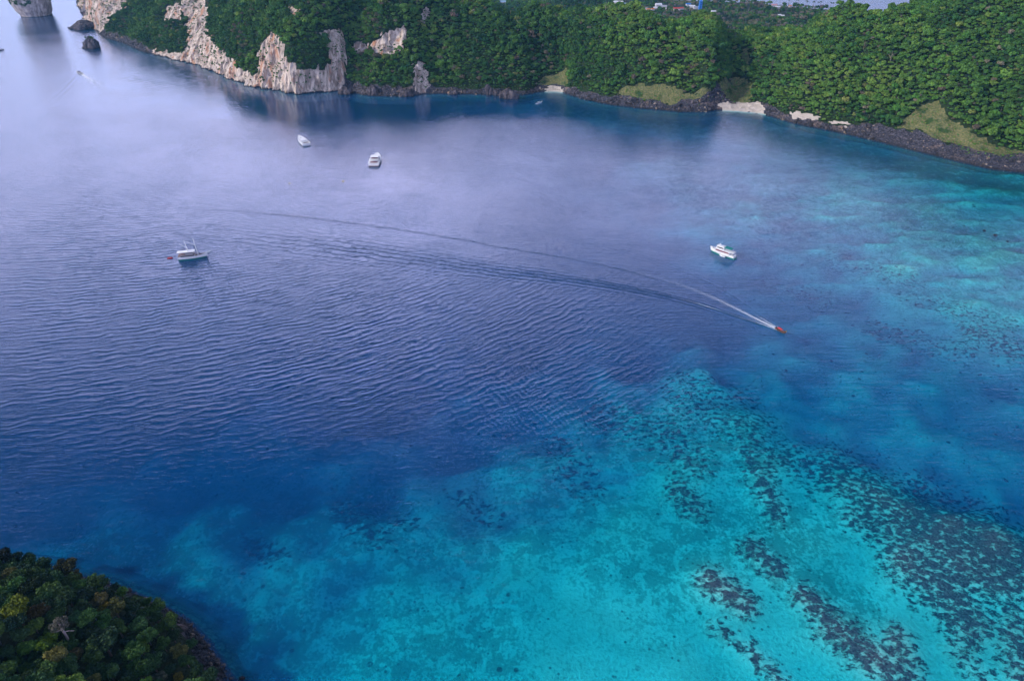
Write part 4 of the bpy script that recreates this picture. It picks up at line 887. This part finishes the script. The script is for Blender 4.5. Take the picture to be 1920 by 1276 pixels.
def windows(e, xs, y, z, w, h, m=GLASS, rot=0.):
    me_ = None
    for sgn in (1, -1):
        for x in xs:
            if me_ is None: g = boxp((-w / 2, -.05, -h / 2), (w / 2, .05, h / 2)); o = part('window', g, m, e); me_ = o.data
            else: o = bpy.data.objects.new('window', me_); COL.objects.link(o); o.parent = e
            o.location = (x, sgn * y, z)
def person(name, label, loc, col, seated=False, h=1.65, rz=0., parent_scale=1.):
    """small standing or sitting figure, one continuous skin"""
    k = h / 1.75; e = empty(name, loc, rz); tag(e, label, 'person')
    if seated: J = [(0, 0, .0), (0, 0, .30), (0, 0, .55), (0, 0, .68), (.02, 0, .80), (.40, .10, .04), (.42, .12, -.40), (.40, -.10, .04), (.42, -.12, -.40), (.05, .22, .50), (.22, .24, .28), (.40, .18, .18), (.05, -.22, .50), (.22, -.24, .28), (.40, -.18, .18)]
    else: J = [(0, 0, .92), (0, 0, 1.20), (0, 0, 1.43), (0, 0, 1.52), (.02, 0, 1.66), (.02, .10, .48), (0, .12, .05), (.02, -.10, .48), (0, -.12, .05), (0, .23, 1.38), (.02, .27, 1.10), (.10, .25, .88), (0, -.23, 1.38), (.02, -.27, 1.10), (.10, -.25, .88)]
    E_ = [(0, 1), (1, 2), (2, 3), (3, 4), (0, 5), (5, 6), (0, 7), (7, 8), (2, 9), (9, 10), (10, 11), (2, 12), (12, 13), (13, 14)]
    rad = [.15, .14, .15, .06, .11, .08, .05, .08, .05, .06, .045, .04, .06, .045, .04]
    me_ = bpy.data.meshes.new('body'); me_.from_pydata([tuple(c * k for c in j) for j in J], E_, []); me_.materials.append(col); o = bpy.data.objects.new('body', me_); COL.objects.link(o); o.parent = e
    o.modifiers.new('skin', 'SKIN'); 
    for v_, r_ in zip(me_.skin_vertices[0].data, rad): v_.radius = (r_ * k, r_ * k)
    me_.skin_vertices[0].data[0].use_root = True
    part('head', join([(lambda c: (c[0], c[1]))(sphere_geo((.03 * k, 0, (.86 if seated else 1.68) * k), .115 * k))]), SKIN, e, True)
    return e
def sphere_geo(c, r, n_=8, sz=1.):
    V = [(c[0], c[1], c[2] + r * sz)]; F = []
    for i in range(1, n_ // 2 + 1):
        a = math.pi * i / (n_ // 2 + 1)
        for j in range(n_): b = TAU * j / n_; V.append((c[0] + r * math.sin(a) * math.cos(b), c[1] + r * math.sin(a) * math.sin(b), c[2] + r * sz * math.cos(a)))
    V.append((c[0], c[1], c[2] - r * sz)); m_ = n_ // 2; last = len(V) - 1
    for j in range(n_):
        F.append((0, 1 + j, 1 + (j + 1) % n_)); F.append((last, 1 + (m_ - 1) * n_ + (j + 1) % n_, 1 + (m_ - 1) * n_ + j))
        for i in range(m_ - 1): F.append((1 + i * n_ + j, 1 + (i + 1) * n_ + j, 1 + (i + 1) * n_ + (j + 1) % n_, 1 + i * n_ + (j + 1) % n_))
    return V, F
def rail(L0, L1, y, z, h=1., n_=8, r=.04):
    P = []
    for sgn in (1, -1):
        P.append(tube([(L0, sgn * y, z + h), (L1, sgn * y, z + h)], [r, r], 4)); P.append(tube([(L0, sgn * y, z + h * .5), (L1, sgn * y, z + h * .5)], [r * .7, r * .7], 4))
        for i in range(n_): x = L0 + (L1 - L0) * i / (n_ - 1); P.append(tube([(x, sgn * y, z), (x, sgn * y, z + h)], [r, r], 4))
    return join(P)

# two-masted sailing boat
e, L = boat_at('sailing_boat', 'white two masted wooden sailing boat with green waterline, anchored at left', 'sailing boat', (335, 487), (388, 481))
B = L * .235; H = 2.5
hull(e, L, B, H, WHITE, GREENH, 1.2, .9, .75, .35, .72, rake=.07)
part('deckhouse', boxp((-L * .42, -B * .38, H - .4), (L * .10, B * .38, H + 1.9), .15, .1), WHITE, e, bevel=.08)
part('upper_deck', boxp((-L * .46, -B * .44, H + 1.9), (L * .13, B * .44, H + 2.08)), WOOD, e)
part('wheelhouse', boxp((-L * .20, -B * .27, H + 2.08), (L * .07, B * .27, H + 4.0), .2, .12), WHITE, e, bevel=.08)
cx_ = join([boxp((-L * .49, -B * .47, H + 4.5), (L * .14, B * .47, H + 4.68), .1, .3)]); aw = part('awning', cx_, WHITE, e, bevel=.06)
for x in np.linspace(-L * .45, L * .12, 7):
    for s_ in (1, -1): part('awning_pole', tube([(x, s_ * B * .42, H + 2.0), (x, s_ * B * .42, H + 4.5)], [.06, .06], 5), WHITE, e)
windows(e, np.linspace(-L * .36, L * .06, 8), B * .38 - .02, H + .95, 1.5, 1.05)
windows(e, np.linspace(-L * .16, L * .03, 4), B * .27 - .03, H + 3.1, 1.2, 1.1, GLASS)
windows(e, np.linspace(-L * .2, L * .16, 5), B * .50, H * .66, .4, .35)
part('railing', rail(-L * .46, L * .13, B * .43, H + 2.08), WHITE, e)
part('bowsprit', join([tube([(L * .46, 0, H * 1.55), (L * .57, 0, H * 1.75), (L * .68, 0, H * 1.98)], [.5, .42, .3], 6), tube([(L * .50, .9, H * 1.55), (L * .66, .12, H * 1.93)], [.09, .07], 4), tube([(L * .50, -.9, H * 1.55), (L * .66, -.12, H * 1.93)], [.09, .07], 4)]), WHITE, e)
def mast(x, z0, top, gaff_z, gl_, rake_=-.9):
    m_ = part('mast', join([tube([(x, 0, z0), (x + rake_ * .5, 0, (z0 + top) / 2), (x + rake_, 0, top)], [.42, .36, .22], 7)] + [tube([(x + .2, s_ * B * .34, z0 + .2), (x + rake_ * .6, s_ * .1, gaff_z)], [.17, .13], 4) for s_ in (1, -1)]), WHITE, e)
    part('gaff', tube([(x + rake_ * .5, 0, gaff_z), (x - gl_, 0, gaff_z + 4.2)], [.26, .20], 6), WHITE, e)
    part('boom', tube([(x, 0, z0 + 1.8), (x - gl_ * .95, 0, z0 + 2.3)], [.13, .09], 6), WOOD, e)
    return m_
mast(L * .22, H, H + 15.5, H + 9.0, 6.6); mast(-L * .10, H + 4.6, H + 14.6, H + 7.6, 5.2)
part('rigging', join([tube([(L * .67, 0, H * 1.97), (L * .19, 0, H + 14)], [.035, .035], 3), tube([(L * .18, 0, H + 14), (-L * .13, 0, H + 13.5)], [.03, .03], 3), tube([(-L * .13, 0, H + 13.5), (-L * .47, 0, H + 1.4)], [.03, .03], 3)] + [tube([(L * .19, 0, H + 12.5), (L * .19 + dx_, s_ * B * .47, H)], [.03, .03], 3) for dx_ in (-1.4, 0, 1.4) for s_ in (1, -1)]), GREY, e)
part('furled_sail', join([tube([(L * .22 - .6, 0, H + 2.4), (L * .22 - 3.2, 0, H + 2.75), (L * .22 - 6, 0, H + 2.8)], [.22, .32, .18], 7)]), CLOTH, e)
part('deck_hatch', boxp((L * .26, -.8, H * 1.02 - .1), (L * .34, .8, H * 1.02 + .6), .08, .08), MAROON, e)
part('life_ring', tube([(-L * .3 + .45 * math.cos(a), B * .44 + .02, H + 2.5 + .45 * math.sin(a)) for a in np.linspace(0, TAU, 11)], [.12] * 11, 5), ORANGE, e)

def dinghy(name, label, stern, bow, m, group=None, Lm=None, B=2.1, inner=None):
    e, L = boat_at(name, label, 'dinghy', stern, bow, group); L = Lm or L; r = B * .17
    for s_ in (1, -1): part('tube', tube([(-L / 2, s_ * (B / 2 - r), .35), (-L * .1, s_ * (B / 2 - r), .35), (L * .25, s_ * (B / 2 - r) * .85, .42), (L * .44, s_ * B * .16, .55), (L / 2, 0, .62)], [r * .8, r, r, r * .9, r * .7], 8), m, e, True)
    part('floor', boxp((-L * .46, -B * .34, .05), (L * .25, B * .34, .28), .05, .05, L * .15), inner or m, e)
    part('thwart', boxp((-L * .08, -B * .34, .45), (L * .02, B * .34, .55)), WOOD, e)
    return e, L
e2, L2 = dinghy('dinghy', 'small red dinghy floating behind the stern of the two masted boat', (314, 484.5), (324, 484), RED, B=2.4)
part('cover', boxp((-L2 * .44, -.95, .4), (L2 * .3, .95, .85), .5, .35), RED, e2)

# green and white liveaboard ferry
e, L = boat_at('passenger_ferry', 'white and green two deck passenger ferry with teal awning, anchored at right', 'ferry', (1377, 485), (1333, 470))
B = L * .24; H = 2.9
hull(e, L, B, H, WHITE, GREENH, 1.2, 1.0, .45, 0., .9, deckm=WHITE, rake=.05, fine=2.2, drop=.3)
part('main_deck_cabin', boxp((-L * .30, -B * .42, H - .3), (L * .27, B * .42, H + 2.2), .1, .06, L * .06), WHITE, e, bevel=.1)
part('upper_deck', boxp((-L * .46, -B * .46, H + 2.2), (L * .30, B * .46, H + 2.4)), WHITE, e)
part('upper_cabin', boxp((-L * .06, -B * .36, H + 2.4), (L * .26, B * .36, H + 4.7), .3, .12), WHITE, e, bevel=.1)
part('cabin_roof', boxp((-L * .08, -B * .40, H + 4.7), (L * .27, B * .40, H + 4.85), .1, .1), WHITE, e)
part('awning', boxp((-L * .36, -B * .46, H + 4.9), (-L * .06, B * .46, H + 5.1), .1, .3), TEAL, e)
for s_ in (1, -1):
    for x in np.linspace(-L * .35, -L * .08, 5): part('awning_pole', tube([(x, s_ * B * .43, H + 2.4), (x, s_ * B * .43, H + 4.9)], [.06, .06], 5), WHITE, e)
    for x in np.linspace(-L * .45, -L * .31, 3): part('deck_post', tube([(x, s_ * B * .43, H - .2), (x, s_ * B * .43, H + 2.2)], [.06, .06], 5), WHITE, e)
windows(e, np.linspace(-L * .26, L * .24, 10), B * .42, H + 1.0, 1.3, 1.05, MAROON)
windows(e, np.linspace(0, L * .2, 4), B * .36 - .03, H + 3.6, 1.4, 1.1)
windows(e, np.linspace(-L * .30, L * .30, 12), B * .475, H * .62, .38, .38)
part('windscreen', boxp((L * .235, -B * .28, H + 3.2), (L * .25, B * .28, H + 4.2)), GLASS, e)
part('railing', join([rail(-L * .46, -L * .07, B * .45, H + 2.4, 1., 9), rail(L * .30, L * .44, B * .22, H * 1.25, 1., 5)]), WHITE, e)
part('swim_platform', boxp((-L * .56, -B * .42, .35), (-L * .49, B * .42, .6)), GREENH, e)
part('ladder', join([tube([(-L * .50, s_ * .4 + B * .3, .6), (-L * .485, s_ * .4 + B * .3, H)], [.05, .05], 4) for s_ in (1, -1)] + [tube([(-L * .495, B * .3 - .4, z_), (-L * .495, B * .3 + .4, z_)], [.05, .05], 4) for z_ in (1., 1.6, 2.2)]), GREY, e)
part('antenna_mast', join([tube([(L * .16, 0, H + 4.8), (L * .15, 0, H + 9.2)], [.12, .05], 5), tube([(L * .155, -.9, H + 7), (L * .155, .9, H + 7)], [.05, .05], 4), sphere_geo((L * .157, 0, H + 6.1), .5)]), WHITE, e)
part('anchor_davit', join([tube([(L * .47, 0, H * 1.4), (L * .55, 0, H * 1.55), (L * .56, 0, H * 1.2)], [.22, .18, .12], 5), boxp((L * .44, -.7, H * 1.38), (L * .52, .7, H * 1.5))]), WHITE, e)
part('life_raft', join([tube([(-L * .02 - q * 1.6, B * .3, H + 5.0), (-L * .02 - q * 1.6 + .01, -B * .3 + q, H + 5.0)], [.28, .28], 7) for q in range(1)]), WHITE, e)
part('engine_box', boxp((-L * .42, -.9, H - .3), (-L * .36, .9, H + .8), .05, .05), GREY, e)
e3, L3 = dinghy('dinghy', 'grey white inflatable dinghy lying alongside the green and white ferry', (1360, 482.5), (1349, 478.5), WHITE, inner=GREY, B=2.2)
part('outboard_motor', boxp((-L3 * .58, -.25, .2), (-L3 * .48, .25, 1.1), .05, .05), BLACK, e3)

def motor_yacht(name, label, stern, bow, wide=.32, fly=True, lowm=NAVY, k=1.):
    e, L = boat_at(name, label, 'motor yacht', stern, bow); B = L * wide; H = L * .085 + .4
    hull(e, L, B, H, WHITE, lowm, .7, .45, .55, .05, .92, deckm=WHITE, rake=.08, fine=2.0, drop=.25)
    part('cabin', boxp((-L * .22, -B * .36, H - .2), (L * .16, B * .36, H + 1.5 * k), .5 * k, .15, L * .10), WHITE, e, bevel=.1)
    part('windscreen', boxp((L * .10, -B * .30, H + .45), (L * .19, B * .30, H + 1.15 * k), .25, .1), GLASS, e)
    windows(e, np.linspace(-L * .14, L * .05, 3), B * .36 - .05, H + .8 * k, L * .06, .6)
    part('transom_platform', boxp((-L * .56, -B * .42, .2), (-L * .49, B * .42, .42)), WOOD if fly else GREY, e)
    part('cockpit_seat', boxp((-L * .42, -B * .3, H - .1), (-L * .36, B * .3, H + .5), .05, .05), MAROON if fly else CLOTH, e)
    if fly:
        part('flybridge', boxp((-L * .34, -B * .38, H + 1.55 * k), (L * .05, B * .38, H + 1.75 * k), .1, .1), WHITE, e)
        part('flybridge_coaming', join([boxp((-L * .2, s_ * B * .34 - .08, H + 1.75 * k), (L * .04, s_ * B * .34 + .08, H + 2.5 * k)) for s_ in (1, -1)] + [boxp((L * .0, -B * .34, H + 1.75 * k), (L * .05, B * .34, H + 2.6 * k), .1, .05)]), WHITE, e)
        part('flybridge_seat', boxp((-L * .16, -B * .26, H + 1.75 * k), (-L * .09, B * .26, H + 2.35 * k), .05, .05), MAROON, e)
        part('hardtop', boxp((-L * .24, -B * .36, H + 3.6 * k), (L * .02, B * .36, H + 3.75 * k), .1, .1), WHITE, e)
        part('hardtop_posts', join([tube([(x, s_ * B * .32, H + 1.7 * k), (x + .1, s_ * B * .32, H + 3.6 * k)], [.07, .07], 5) for x in (-L * .22, L * .0) for s_ in (1, -1)]), WHITE, e)
        part('antenna', join([tube([(-L * .1, s_ * B * .3, H + 3.7 * k), (-L * .12, s_ * B * .3, H + 6 * k)], [.04, .02], 4) for s_ in (1, -1)]), WHITE, e)
    else:
        part('radar_arch', join([tube([(-L * .2, -B * .36, H + .3), (-L * .16, -B * .30, H + 2.4), (-L * .16, B * .30, H + 2.4), (-L * .2, B * .36, H + .3)], [.12, .12, .12, .12], 5)]), WHITE, e)
        part('deck_hatch', boxp((L * .24, -.6, H * 1.12), (L * .32, .6, H * 1.12 + .25), .05, .05), GLASS, e)
    part('bow_rail', rail(L * .16, L * .38, B * .30, H * 1.15, .7, 5, .035), GREY, e)
    return e
motor_yacht('motor_yacht', 'small white motor yacht with open deck, the farther of two near the cliff', (575.5, 273.5), (562, 261), .34, False, NAVY)
motor_yacht('motor_yacht', 'white flybridge motor yacht showing its stern, right of the smaller yacht', (700.5, 311.5), (708, 294), .40, True, MAROON, 1.15)

def longtail(name, label, stern, bow, hullm, topm, speed=False):
    e, L = boat_at(name, label, 'longtail boat', stern, bow, z=.1); B = max(1.9, L * .15); n_ = 18; V = []; F = []
    for i in range(n_):
        t = i / (n_ - 1); x = -L / 2 + L * t; b = B / 2 * math.sin(math.pi * min(1, (t * .82 + .16))) ** .55 if t < .97 else .12; zt_ = .75 + 2.2 * max(0, (t - .62) / .38) ** 2.2 + .35 * max(0, (.2 - t) / .2); zb = -.3 + 1.3 * max(0, (t - .72) / .28) ** 2
        for (y, z_) in ((0, zb), (.7, zb + .12), (1., zt_), (.88, zt_), (.6, max(zb + .15, .12)), (0, max(zb + .2, .12))): V += [(x, y * b, z_), (x, -y * b, z_)]
    K = 12
    for i in range(n_ - 1):
        for k in range(5):
            for s_ in (0, 1): a = i * K + k * 2 + s_; c = a + K; q = (a, c, c + 2, a + 2); F.append(q if s_ else q[::-1])
    F.append((0, 2, 4, 6, 8, 10, 9, 7, 5, 3)); part('hull', (V, F), hullm, e)
    part('gunwale', join([tube([(-L / 2 + L * t, s_ * B / 2 * math.sin(math.pi * min(1, (t * .82 + .16))) ** .55, .80 + 2.2 * max(0, (t - .62) / .38) ** 2.2 + .35 * max(0, (.2 - t) / .2)) for t in np.linspace(0, .96, 12)], [.06] * 12, 4) for s_ in (1, -1)]), MAROON if hullm is BROWNH else GREY, e)
    part('prow_post', tube([(L * .46, 0, 1.9), (L * .52, 0, 3.2), (L * .54, 0, 3.9)], [.16, .12, .07], 5), hullm, e)
    part('prow_ribbon', tube([(L * .475, 0, 2.3), (L * .51, 0, 2.9)], [.24, .26], 6), YELLOW, e)
    V, F = [], []
    for i in range(7):
        a = math.pi * (.12 + .76 * i / 6)
        for x in (-L * .26, L * .16): V.append((x, -math.cos(a) * B * .56, 1.75 + math.sin(a) * .55))
    for i in range(6): F.append((i * 2, i * 2 + 1, i * 2 + 3, i * 2 + 2))
    o = part('canopy', (V, F), topm, e); md = o.modifiers.new('t', 'SOLIDIFY'); md.thickness = .06
    part('canopy_frame', join([tube([(x, s_ * B * .48, .75), (x, s_ * B * .52, 2.0)], [.04, .04], 4) for x in np.linspace(-L * .25, L * .15, 4) for s_ in (1, -1)]), WOOD, e)
    for x in (-L * .15, -L * .02, L * .10): part('bench', boxp((x, -B * .42, .5), (x + .35, B * .42, .6)), WOOD, e)
    part('engine', join([boxp((-L * .47, -.35, .9), (-L * .39, .35, 1.5), .05, .05), tube([(-L * .45, 0, 1.2), (-L * .66, 0, -.1)], [.06, .04], 5), tube([(-L * .40, 0, 1.35), (-L * .33, 0, 1.5)], [.04, .04], 4)]), BLACK, e)
    return e, L
ell, Ll = longtail('longtail_boat', 'red canopied longtail boat speeding away with a white wake', (1453.5, 615.5), (1473, 626.5), BROWNH, REDC)
a = ell.rotation_euler.z; c_ = np.array(ell.location)
for i, (x, y, cm, lb) in enumerate(((-Ll * .35, 0, CLOTH, 'boatman in grey clothes standing at the stern engine of the red longtail boat'), (Ll * .24, .3, REDC, 'passenger in red sitting near the bow of the red longtail boat'), (Ll * .29, -.3, YELLOW, 'passenger in yellow sitting near the bow of the red longtail boat'))):
    person('person', lb, (c_[0] + x * math.cos(a) - y * math.sin(a), c_[1] + x * math.sin(a) + y * math.cos(a), .25 + (.48 if i else .0)), cm, i > 0, rz=a)
longtail('longtail_boat', 'white longtail boat with upswept prow moored off the small sandy cove', (1004.5, 195), (1016.5, 192.5), WHITE, WHITE)

def speedboat(name, label, stern, bow, hm, topm, group=None):
    e, L = boat_at(name, label, 'speedboat', stern, bow, group); B = L * .27; H = 1.1
    hull(e, L, B, H, hm, NAVY, .4, .3, .5, 0., .92, deckm=WHITE, fine=2.4, drop=.25)
    part('canopy', boxp((-L * .28, -B * .42, 2.9), (L * .10, B * .42, 3.02), .1, .1), topm, e)
    part('canopy_posts', join([tube([(x, s_ * B * .38, H), (x, s_ * B * .38, 2.9)], [.05, .05], 4) for x in (-L * .25, -L * .08, L * .08) for s_ in (1, -1)]), GREY, e)
    part('windscreen', boxp((L * .10, -B * .34, H), (L * .14, B * .34, H + .8), .1, .05), GLASS, e)
    for x in (-L * .2, -L * .1, 0): part('seat', boxp((x, -B * .36, .8), (x + .5, B * .36, 1.25)), CLOTH, e)
    for y in (-.6, .6): part('outboard_motor', boxp((-L * .56, y - .25, .2), (-L * .50, y + .25, 1.4), .05, .05), BLACK, e)
    return e
speedboat('speedboat', 'white speedboat with navy canopy heading out to sea with a short white wake', (152.5, 138.5), (144.5, 135), WHITE, NAVY)
speedboat('speedboat', 'tiny dark speedboat crossing the sea at the far left edge', (6, 93.5), (-1, 96), NAVY, NAVY)
def buoy(label, u, v, r):
    p = un(u, v); e = empty('mooring_buoy', tuple(p)); tag(e, label, 'buoy', 'pale yellow buoys on the open water')
    part('float', sphere_geo((0, 0, .2), r, 12, .75), YELLOW, e, True); part('ring', tube([(.22 * math.cos(t), 0, r * .75 + .35 + .22 * math.sin(t)) for t in np.linspace(0, TAU, 9)], [.05] * 9, 4), GREY, e)
buoy('pale yellow mooring buoy below the flybridge motor yacht', 643.5, 340, 1.1); buoy('faint yellow mooring buoy left of the other one, farther from the yachts', 543, 344, .8)

# ------------------------------------------------------------------ village and palms on the isthmus
ROOFS = {'blue': (.03, .20, .62), 'white': (.70, .74, .80), 'grey': (.34, .36, .42), 'red': (.50, .07, .05), 'orange': (.60, .20, .06), 'pale blue': (.32, .50, .68), 'cream': (.68, .60, .50), 'pink': (.58, .30, .34)}
ROOFM = {k_: mat(k_.replace(' ', '_') + '_roof', v_, .45, spec=.4, scale=.6) for k_, v_ in ROOFS.items()}; WALLM = mat('plaster', (.60, .58, .55), .8); DOORM = mat('door_paint', (.10, .08, .08), .6)
def gz(x, y):
    yf_ = np.interp(x, ex, ey); return float(np.clip((yf_ - y) * .09, -3, 6) + 2.0 * fbm(x / 90, y / 90, 0, 3, 5) * np.clip((yf_ - y) / 60, 0, 1))
def house(label, u, v, roof, w=12., d=8., h=4.5, rz=0., group='houses of the village on the isthmus', hip=False):
    q = un(u, v, 9 + h * .7); x, y = q[0], q[1]; e = empty('house', (x, y, gz(x, y) - .2), rz); tag(e, label, 'house', group)
    wl = part('wall', boxp((-w / 2, -d / 2, 0), (w / 2, d / 2, h)), WALLM, e); rh = d * .28; o = .7; k = d * .4 if hip else 0
    V = [(-w / 2 - o, -d / 2 - o, h), (w / 2 + o, -d / 2 - o, h), (w / 2 + o, d / 2 + o, h), (-w / 2 - o, d / 2 + o, h), (-w / 2 - o + k, 0, h + rh), (w / 2 + o - k, 0, h + rh)]
    part('roof', (V, [(0, 3, 2, 1), (0, 1, 5, 4), (2, 3, 4, 5), (1, 2, 5), (3, 0, 4)]), ROOFM[roof], e)
    part('door', boxp((-.5, -d / 2 - .06, 0), (.5, -d / 2 + .02, 2.1)), DOORM, e)
    for st_ in range(max(1, int(h / 3))):
        for x_ in (-w * .32, w * .32): part('window', boxp((x_ - .7, -d / 2 - .05, 1.1 + st_ * 3), (x_ + .7, -d / 2 + .02, 2.2 + st_ * 3)), GLASS, e)
    return x, y
HS = [('long white blue roofed hall at the left end of the village', 1158, 3, 'white', 30, 12, 6, -.25), ('long pale blue roof sloping right of the white hall in the village', 1178, 6, 'pale blue', 26, 12, 6, -.35),
 ('wide pale blue village roof just above the forest ridge', 1192, 10, 'pale blue', 20, 14, 7, -.2), ('white village house at the foot of the wide pale blue roof', 1187, 14, 'white', 12, 9, 5, .1), ('small white village house left of the grey one', 1200, 13, 'white', 9, 8, 5, .2),
 ('grey village house behind the forest ridge', 1209, 15, 'grey', 12, 9, 5, -.1), ('small orange roofed village house between grey roofs', 1215, 16.5, 'orange', 8, 7, 4, 0), ('second orange roofed village house right of the grey roofs', 1224, 16, 'orange', 8, 7, 4.5, .3),
 ('white domed looking village house standing above the others', 1235, 7, 'white', 16, 12, 8, .1), ('grey blue village house with broad roof right of the white one', 1244, 11, 'grey', 18, 13, 6, -.2), ('small white village house low in front of the grey blue roof', 1229, 13, 'white', 9, 7, 4.5, 0),
 ('long red roofed village house left of the blue tower', 1269, 14, 'red', 16, 9, 5, 0.), ('small red roofed house touching the long red roof', 1278, 13, 'red', 10, 8, 5, .2), ('bright blue roofed house on the rise in the village', 1291, 6, 'blue', 12, 9, 6, .1), ('white house between bright blue roof and blue tower', 1298, 10, 'white', 15, 9, 5, -.2),
 ('pale grey house immediately left of the blue tower', 1305, 13, 'grey', 11, 8, 5, 0), ('orange roofed house at the foot of the blue tower', 1315, 23, 'orange', 12, 8, 4, 0), ('white house alone in the trees right of the blue tower', 1338, 21, 'white', 11, 8, 5, .2),
 ('white house with dark gable among the far palms', 1459, 12, 'white', 10, 8, 5, .3), ('small white house with red edge among the far palms', 1482, 10, 'orange', 7, 6, 4, 0), ('pink roofed house among the purple far trees', 1452, 9, 'pink', 14, 9, 5, 0), ('small white hut low in the far trees, left of two', 1462, 26, 'white', 7, 6, 4, .2), ('small white hut low in the far trees, right of two', 1468, 27.5, 'white', 7, 6, 4, -.1),
 ('cream building at the upper left of the distant town', 838, 2.5, 'cream', 22, 14, 8, 0), ('long cream building right of the first in the distant town', 852, 3.5, 'cream', 24, 12, 7, .1), ('white building in the distant town beyond the ridge', 874, 1, 'white', 20, 12, 8, 0), ('pale pink building in the distant town beyond the ridge', 897, 2, 'pink', 20, 12, 7, -.1), ('grey blue roof right of the distant town', 942, 1, 'pale blue', 18, 12, 6, .1)]
hp = np.array([house(a, u, v, r_, w, d, h, rz) for a, u, v, r_, w, d, h, rz in HS])
q = un(1313, 13, 14); e = empty('blue_tower', (q[0], q[1], gz(q[0], q[1]) - .2)); tag(e, 'tall bright blue tower building standing over the village', 'tower')
part('body', boxp((-4, -4, 0), (4, 4, 20), .3, .3), ROOFM['blue'], e); part('parapet', boxp((-4.3, -4.3, 20), (4.3, 4.3, 21)), ROOFM['blue'], e); part('cap', boxp((-2, -2, 21), (2, 2, 24), .3, .3), ROOFM['blue'], e)
for z_ in (4, 8, 12, 16): part('window', boxp((-1.4, -4.1, z_), (1.4, -3.6, z_ + 1.6)), GLASS, e)
q2 = un(1310.5, 14, 8); e = empty('radio_mast', (q2[0], q2[1], gz(q2[0], q2[1]))); tag(e, 'thin white radio mast just left of the blue tower', 'mast')
part('mast', join([tube([(x, y, 0), (0, 0, 40)], [.35, .2], 4) for x, y in ((-1, -1), (1, -1), (0, 1))]), WHITE, e); part('antenna', join([boxp((-.8, -.8, z_), (.8, .8, z_ + 1.5)) for z_ in (32, 36)]), WHITE, e)
vill_pts = np.vstack([hp, [q[:2]]])
# palms along the far shore
pc = [palm_crown(20 + i, 13, 4.6) for i in range(3)]; PALMF = mat('palm_frond', (.05, .085, .03), .7); PCM = []
for V, F in pc: mm = bpy.data.meshes.new('crown'); mm.from_pydata(V, [], F); mm.materials.append(PALMF); PCM.append(mm)
V, F = tube([(0, 0, 0), (.5, 0, 6), (.6, .1, 12), (0, 0, 19)], [.42, .32, .27, .22], 6); PTM = bpy.data.meshes.new('trunk'); PTM.from_pydata(V, [], F); PTM.materials.append(BARK)
PX = [(1172,-1),(1262,1),(1271,2),(1284,0),(1299,2),(1352,0),(1372,1),(1392,1),(1418,0),(1443,1),(1454,2.5),(1461,0),(1477,2),(1490,2),(1493.5,5.5),(1504,1),(1512,4),(1517,2),(1524,5.5),(1526.5,2),(1531.5,9),(1548.5,4.5),(1555,9),(1575.5,4),(1582,6),(1584,12),(1546,15)]
_o = ['first', 'second', 'third', 'fourth', 'fifth', 'sixth', 'seventh', 'eighth', 'ninth', 'tenth', 'eleventh', 'twelfth', 'thirteenth', 'fourteenth']
_ord = sorted(range(len(PX)), key=lambda q_: PX[q_][0] + PX[q_][1] * .01); PL = [''] * len(PX)
for r_i, q_ in enumerate(_ord): PL[q_] = ('%s coconut palm from the left along the far shore, slim trunk, small crown' % _o[r_i]) if r_i < 13 else ('%s coconut palm from the right along the far shore, dark against pale bay' % _o[len(PX) - 1 - r_i])
for i, (u, v) in enumerate(PX):
    q = un(u, v + 10.5, 2.); x, y = q[0], min(q[1], np.interp(q[0], ex, ey) - 8); e = empty('palm_tree', (x, y, gz(x, y) - .1), random.uniform(0, 6)); k = random.uniform(.85, 1.1); e.scale = (k, k, k)
    nb = ['leftmost palm, over the village hall', 'palm at the left end of the far shore line', 'palm standing alone before the far bay'][0 if i == 0 else 1 if i < 5 else 2]
    tag(e, PL[i], 'palm tree', 'coconut palms along the far shore')
    for nm, mm, lc in (('trunk', PTM, (0, 0, 0)), ('crown', PCM[i % 3], (0, 0, 19))): o = bpy.data.objects.new(nm, mm); COL.objects.link(o); o.parent = e; o.location = lc
# ------------------------------------------------------------------ air
def box_mesh(name, lo, hi, m=None, parent=None):
    x0, y0, z0 = lo; x1, y1, z1 = hi
    V = [(x0, y0, z0), (x1, y0, z0), (x1, y1, z0), (x0, y1, z0), (x0, y0, z1), (x1, y0, z1), (x1, y1, z1), (x0, y1, z1)]
    return link_mesh(name, V, [(0, 3, 2, 1), (4, 5, 6, 7), (0, 1, 5, 4), (1, 2, 6, 5), (2, 3, 7, 6), (3, 0, 4, 7)], m, parent)
M = bpy.data.materials.new('haze'); M.use_nodes = True; n = NT(M.node_tree); n.n.clear()
pv = n.new('ShaderNodeVolumePrincipled'); pv.inputs['Color'].default_value = (.22, .62, 1, 1); pv.inputs['Density'].default_value = .00004; pv.inputs['Anisotropy'].default_value = .2
out = n.new('ShaderNodeOutputMaterial'); n.put(out.inputs['Volume'], pv.outputs[0])
hz_ = box_mesh('haze', (-6200, -2700, -52), (6200, 7800, 285), M); tag(hz_, kind='stuff')
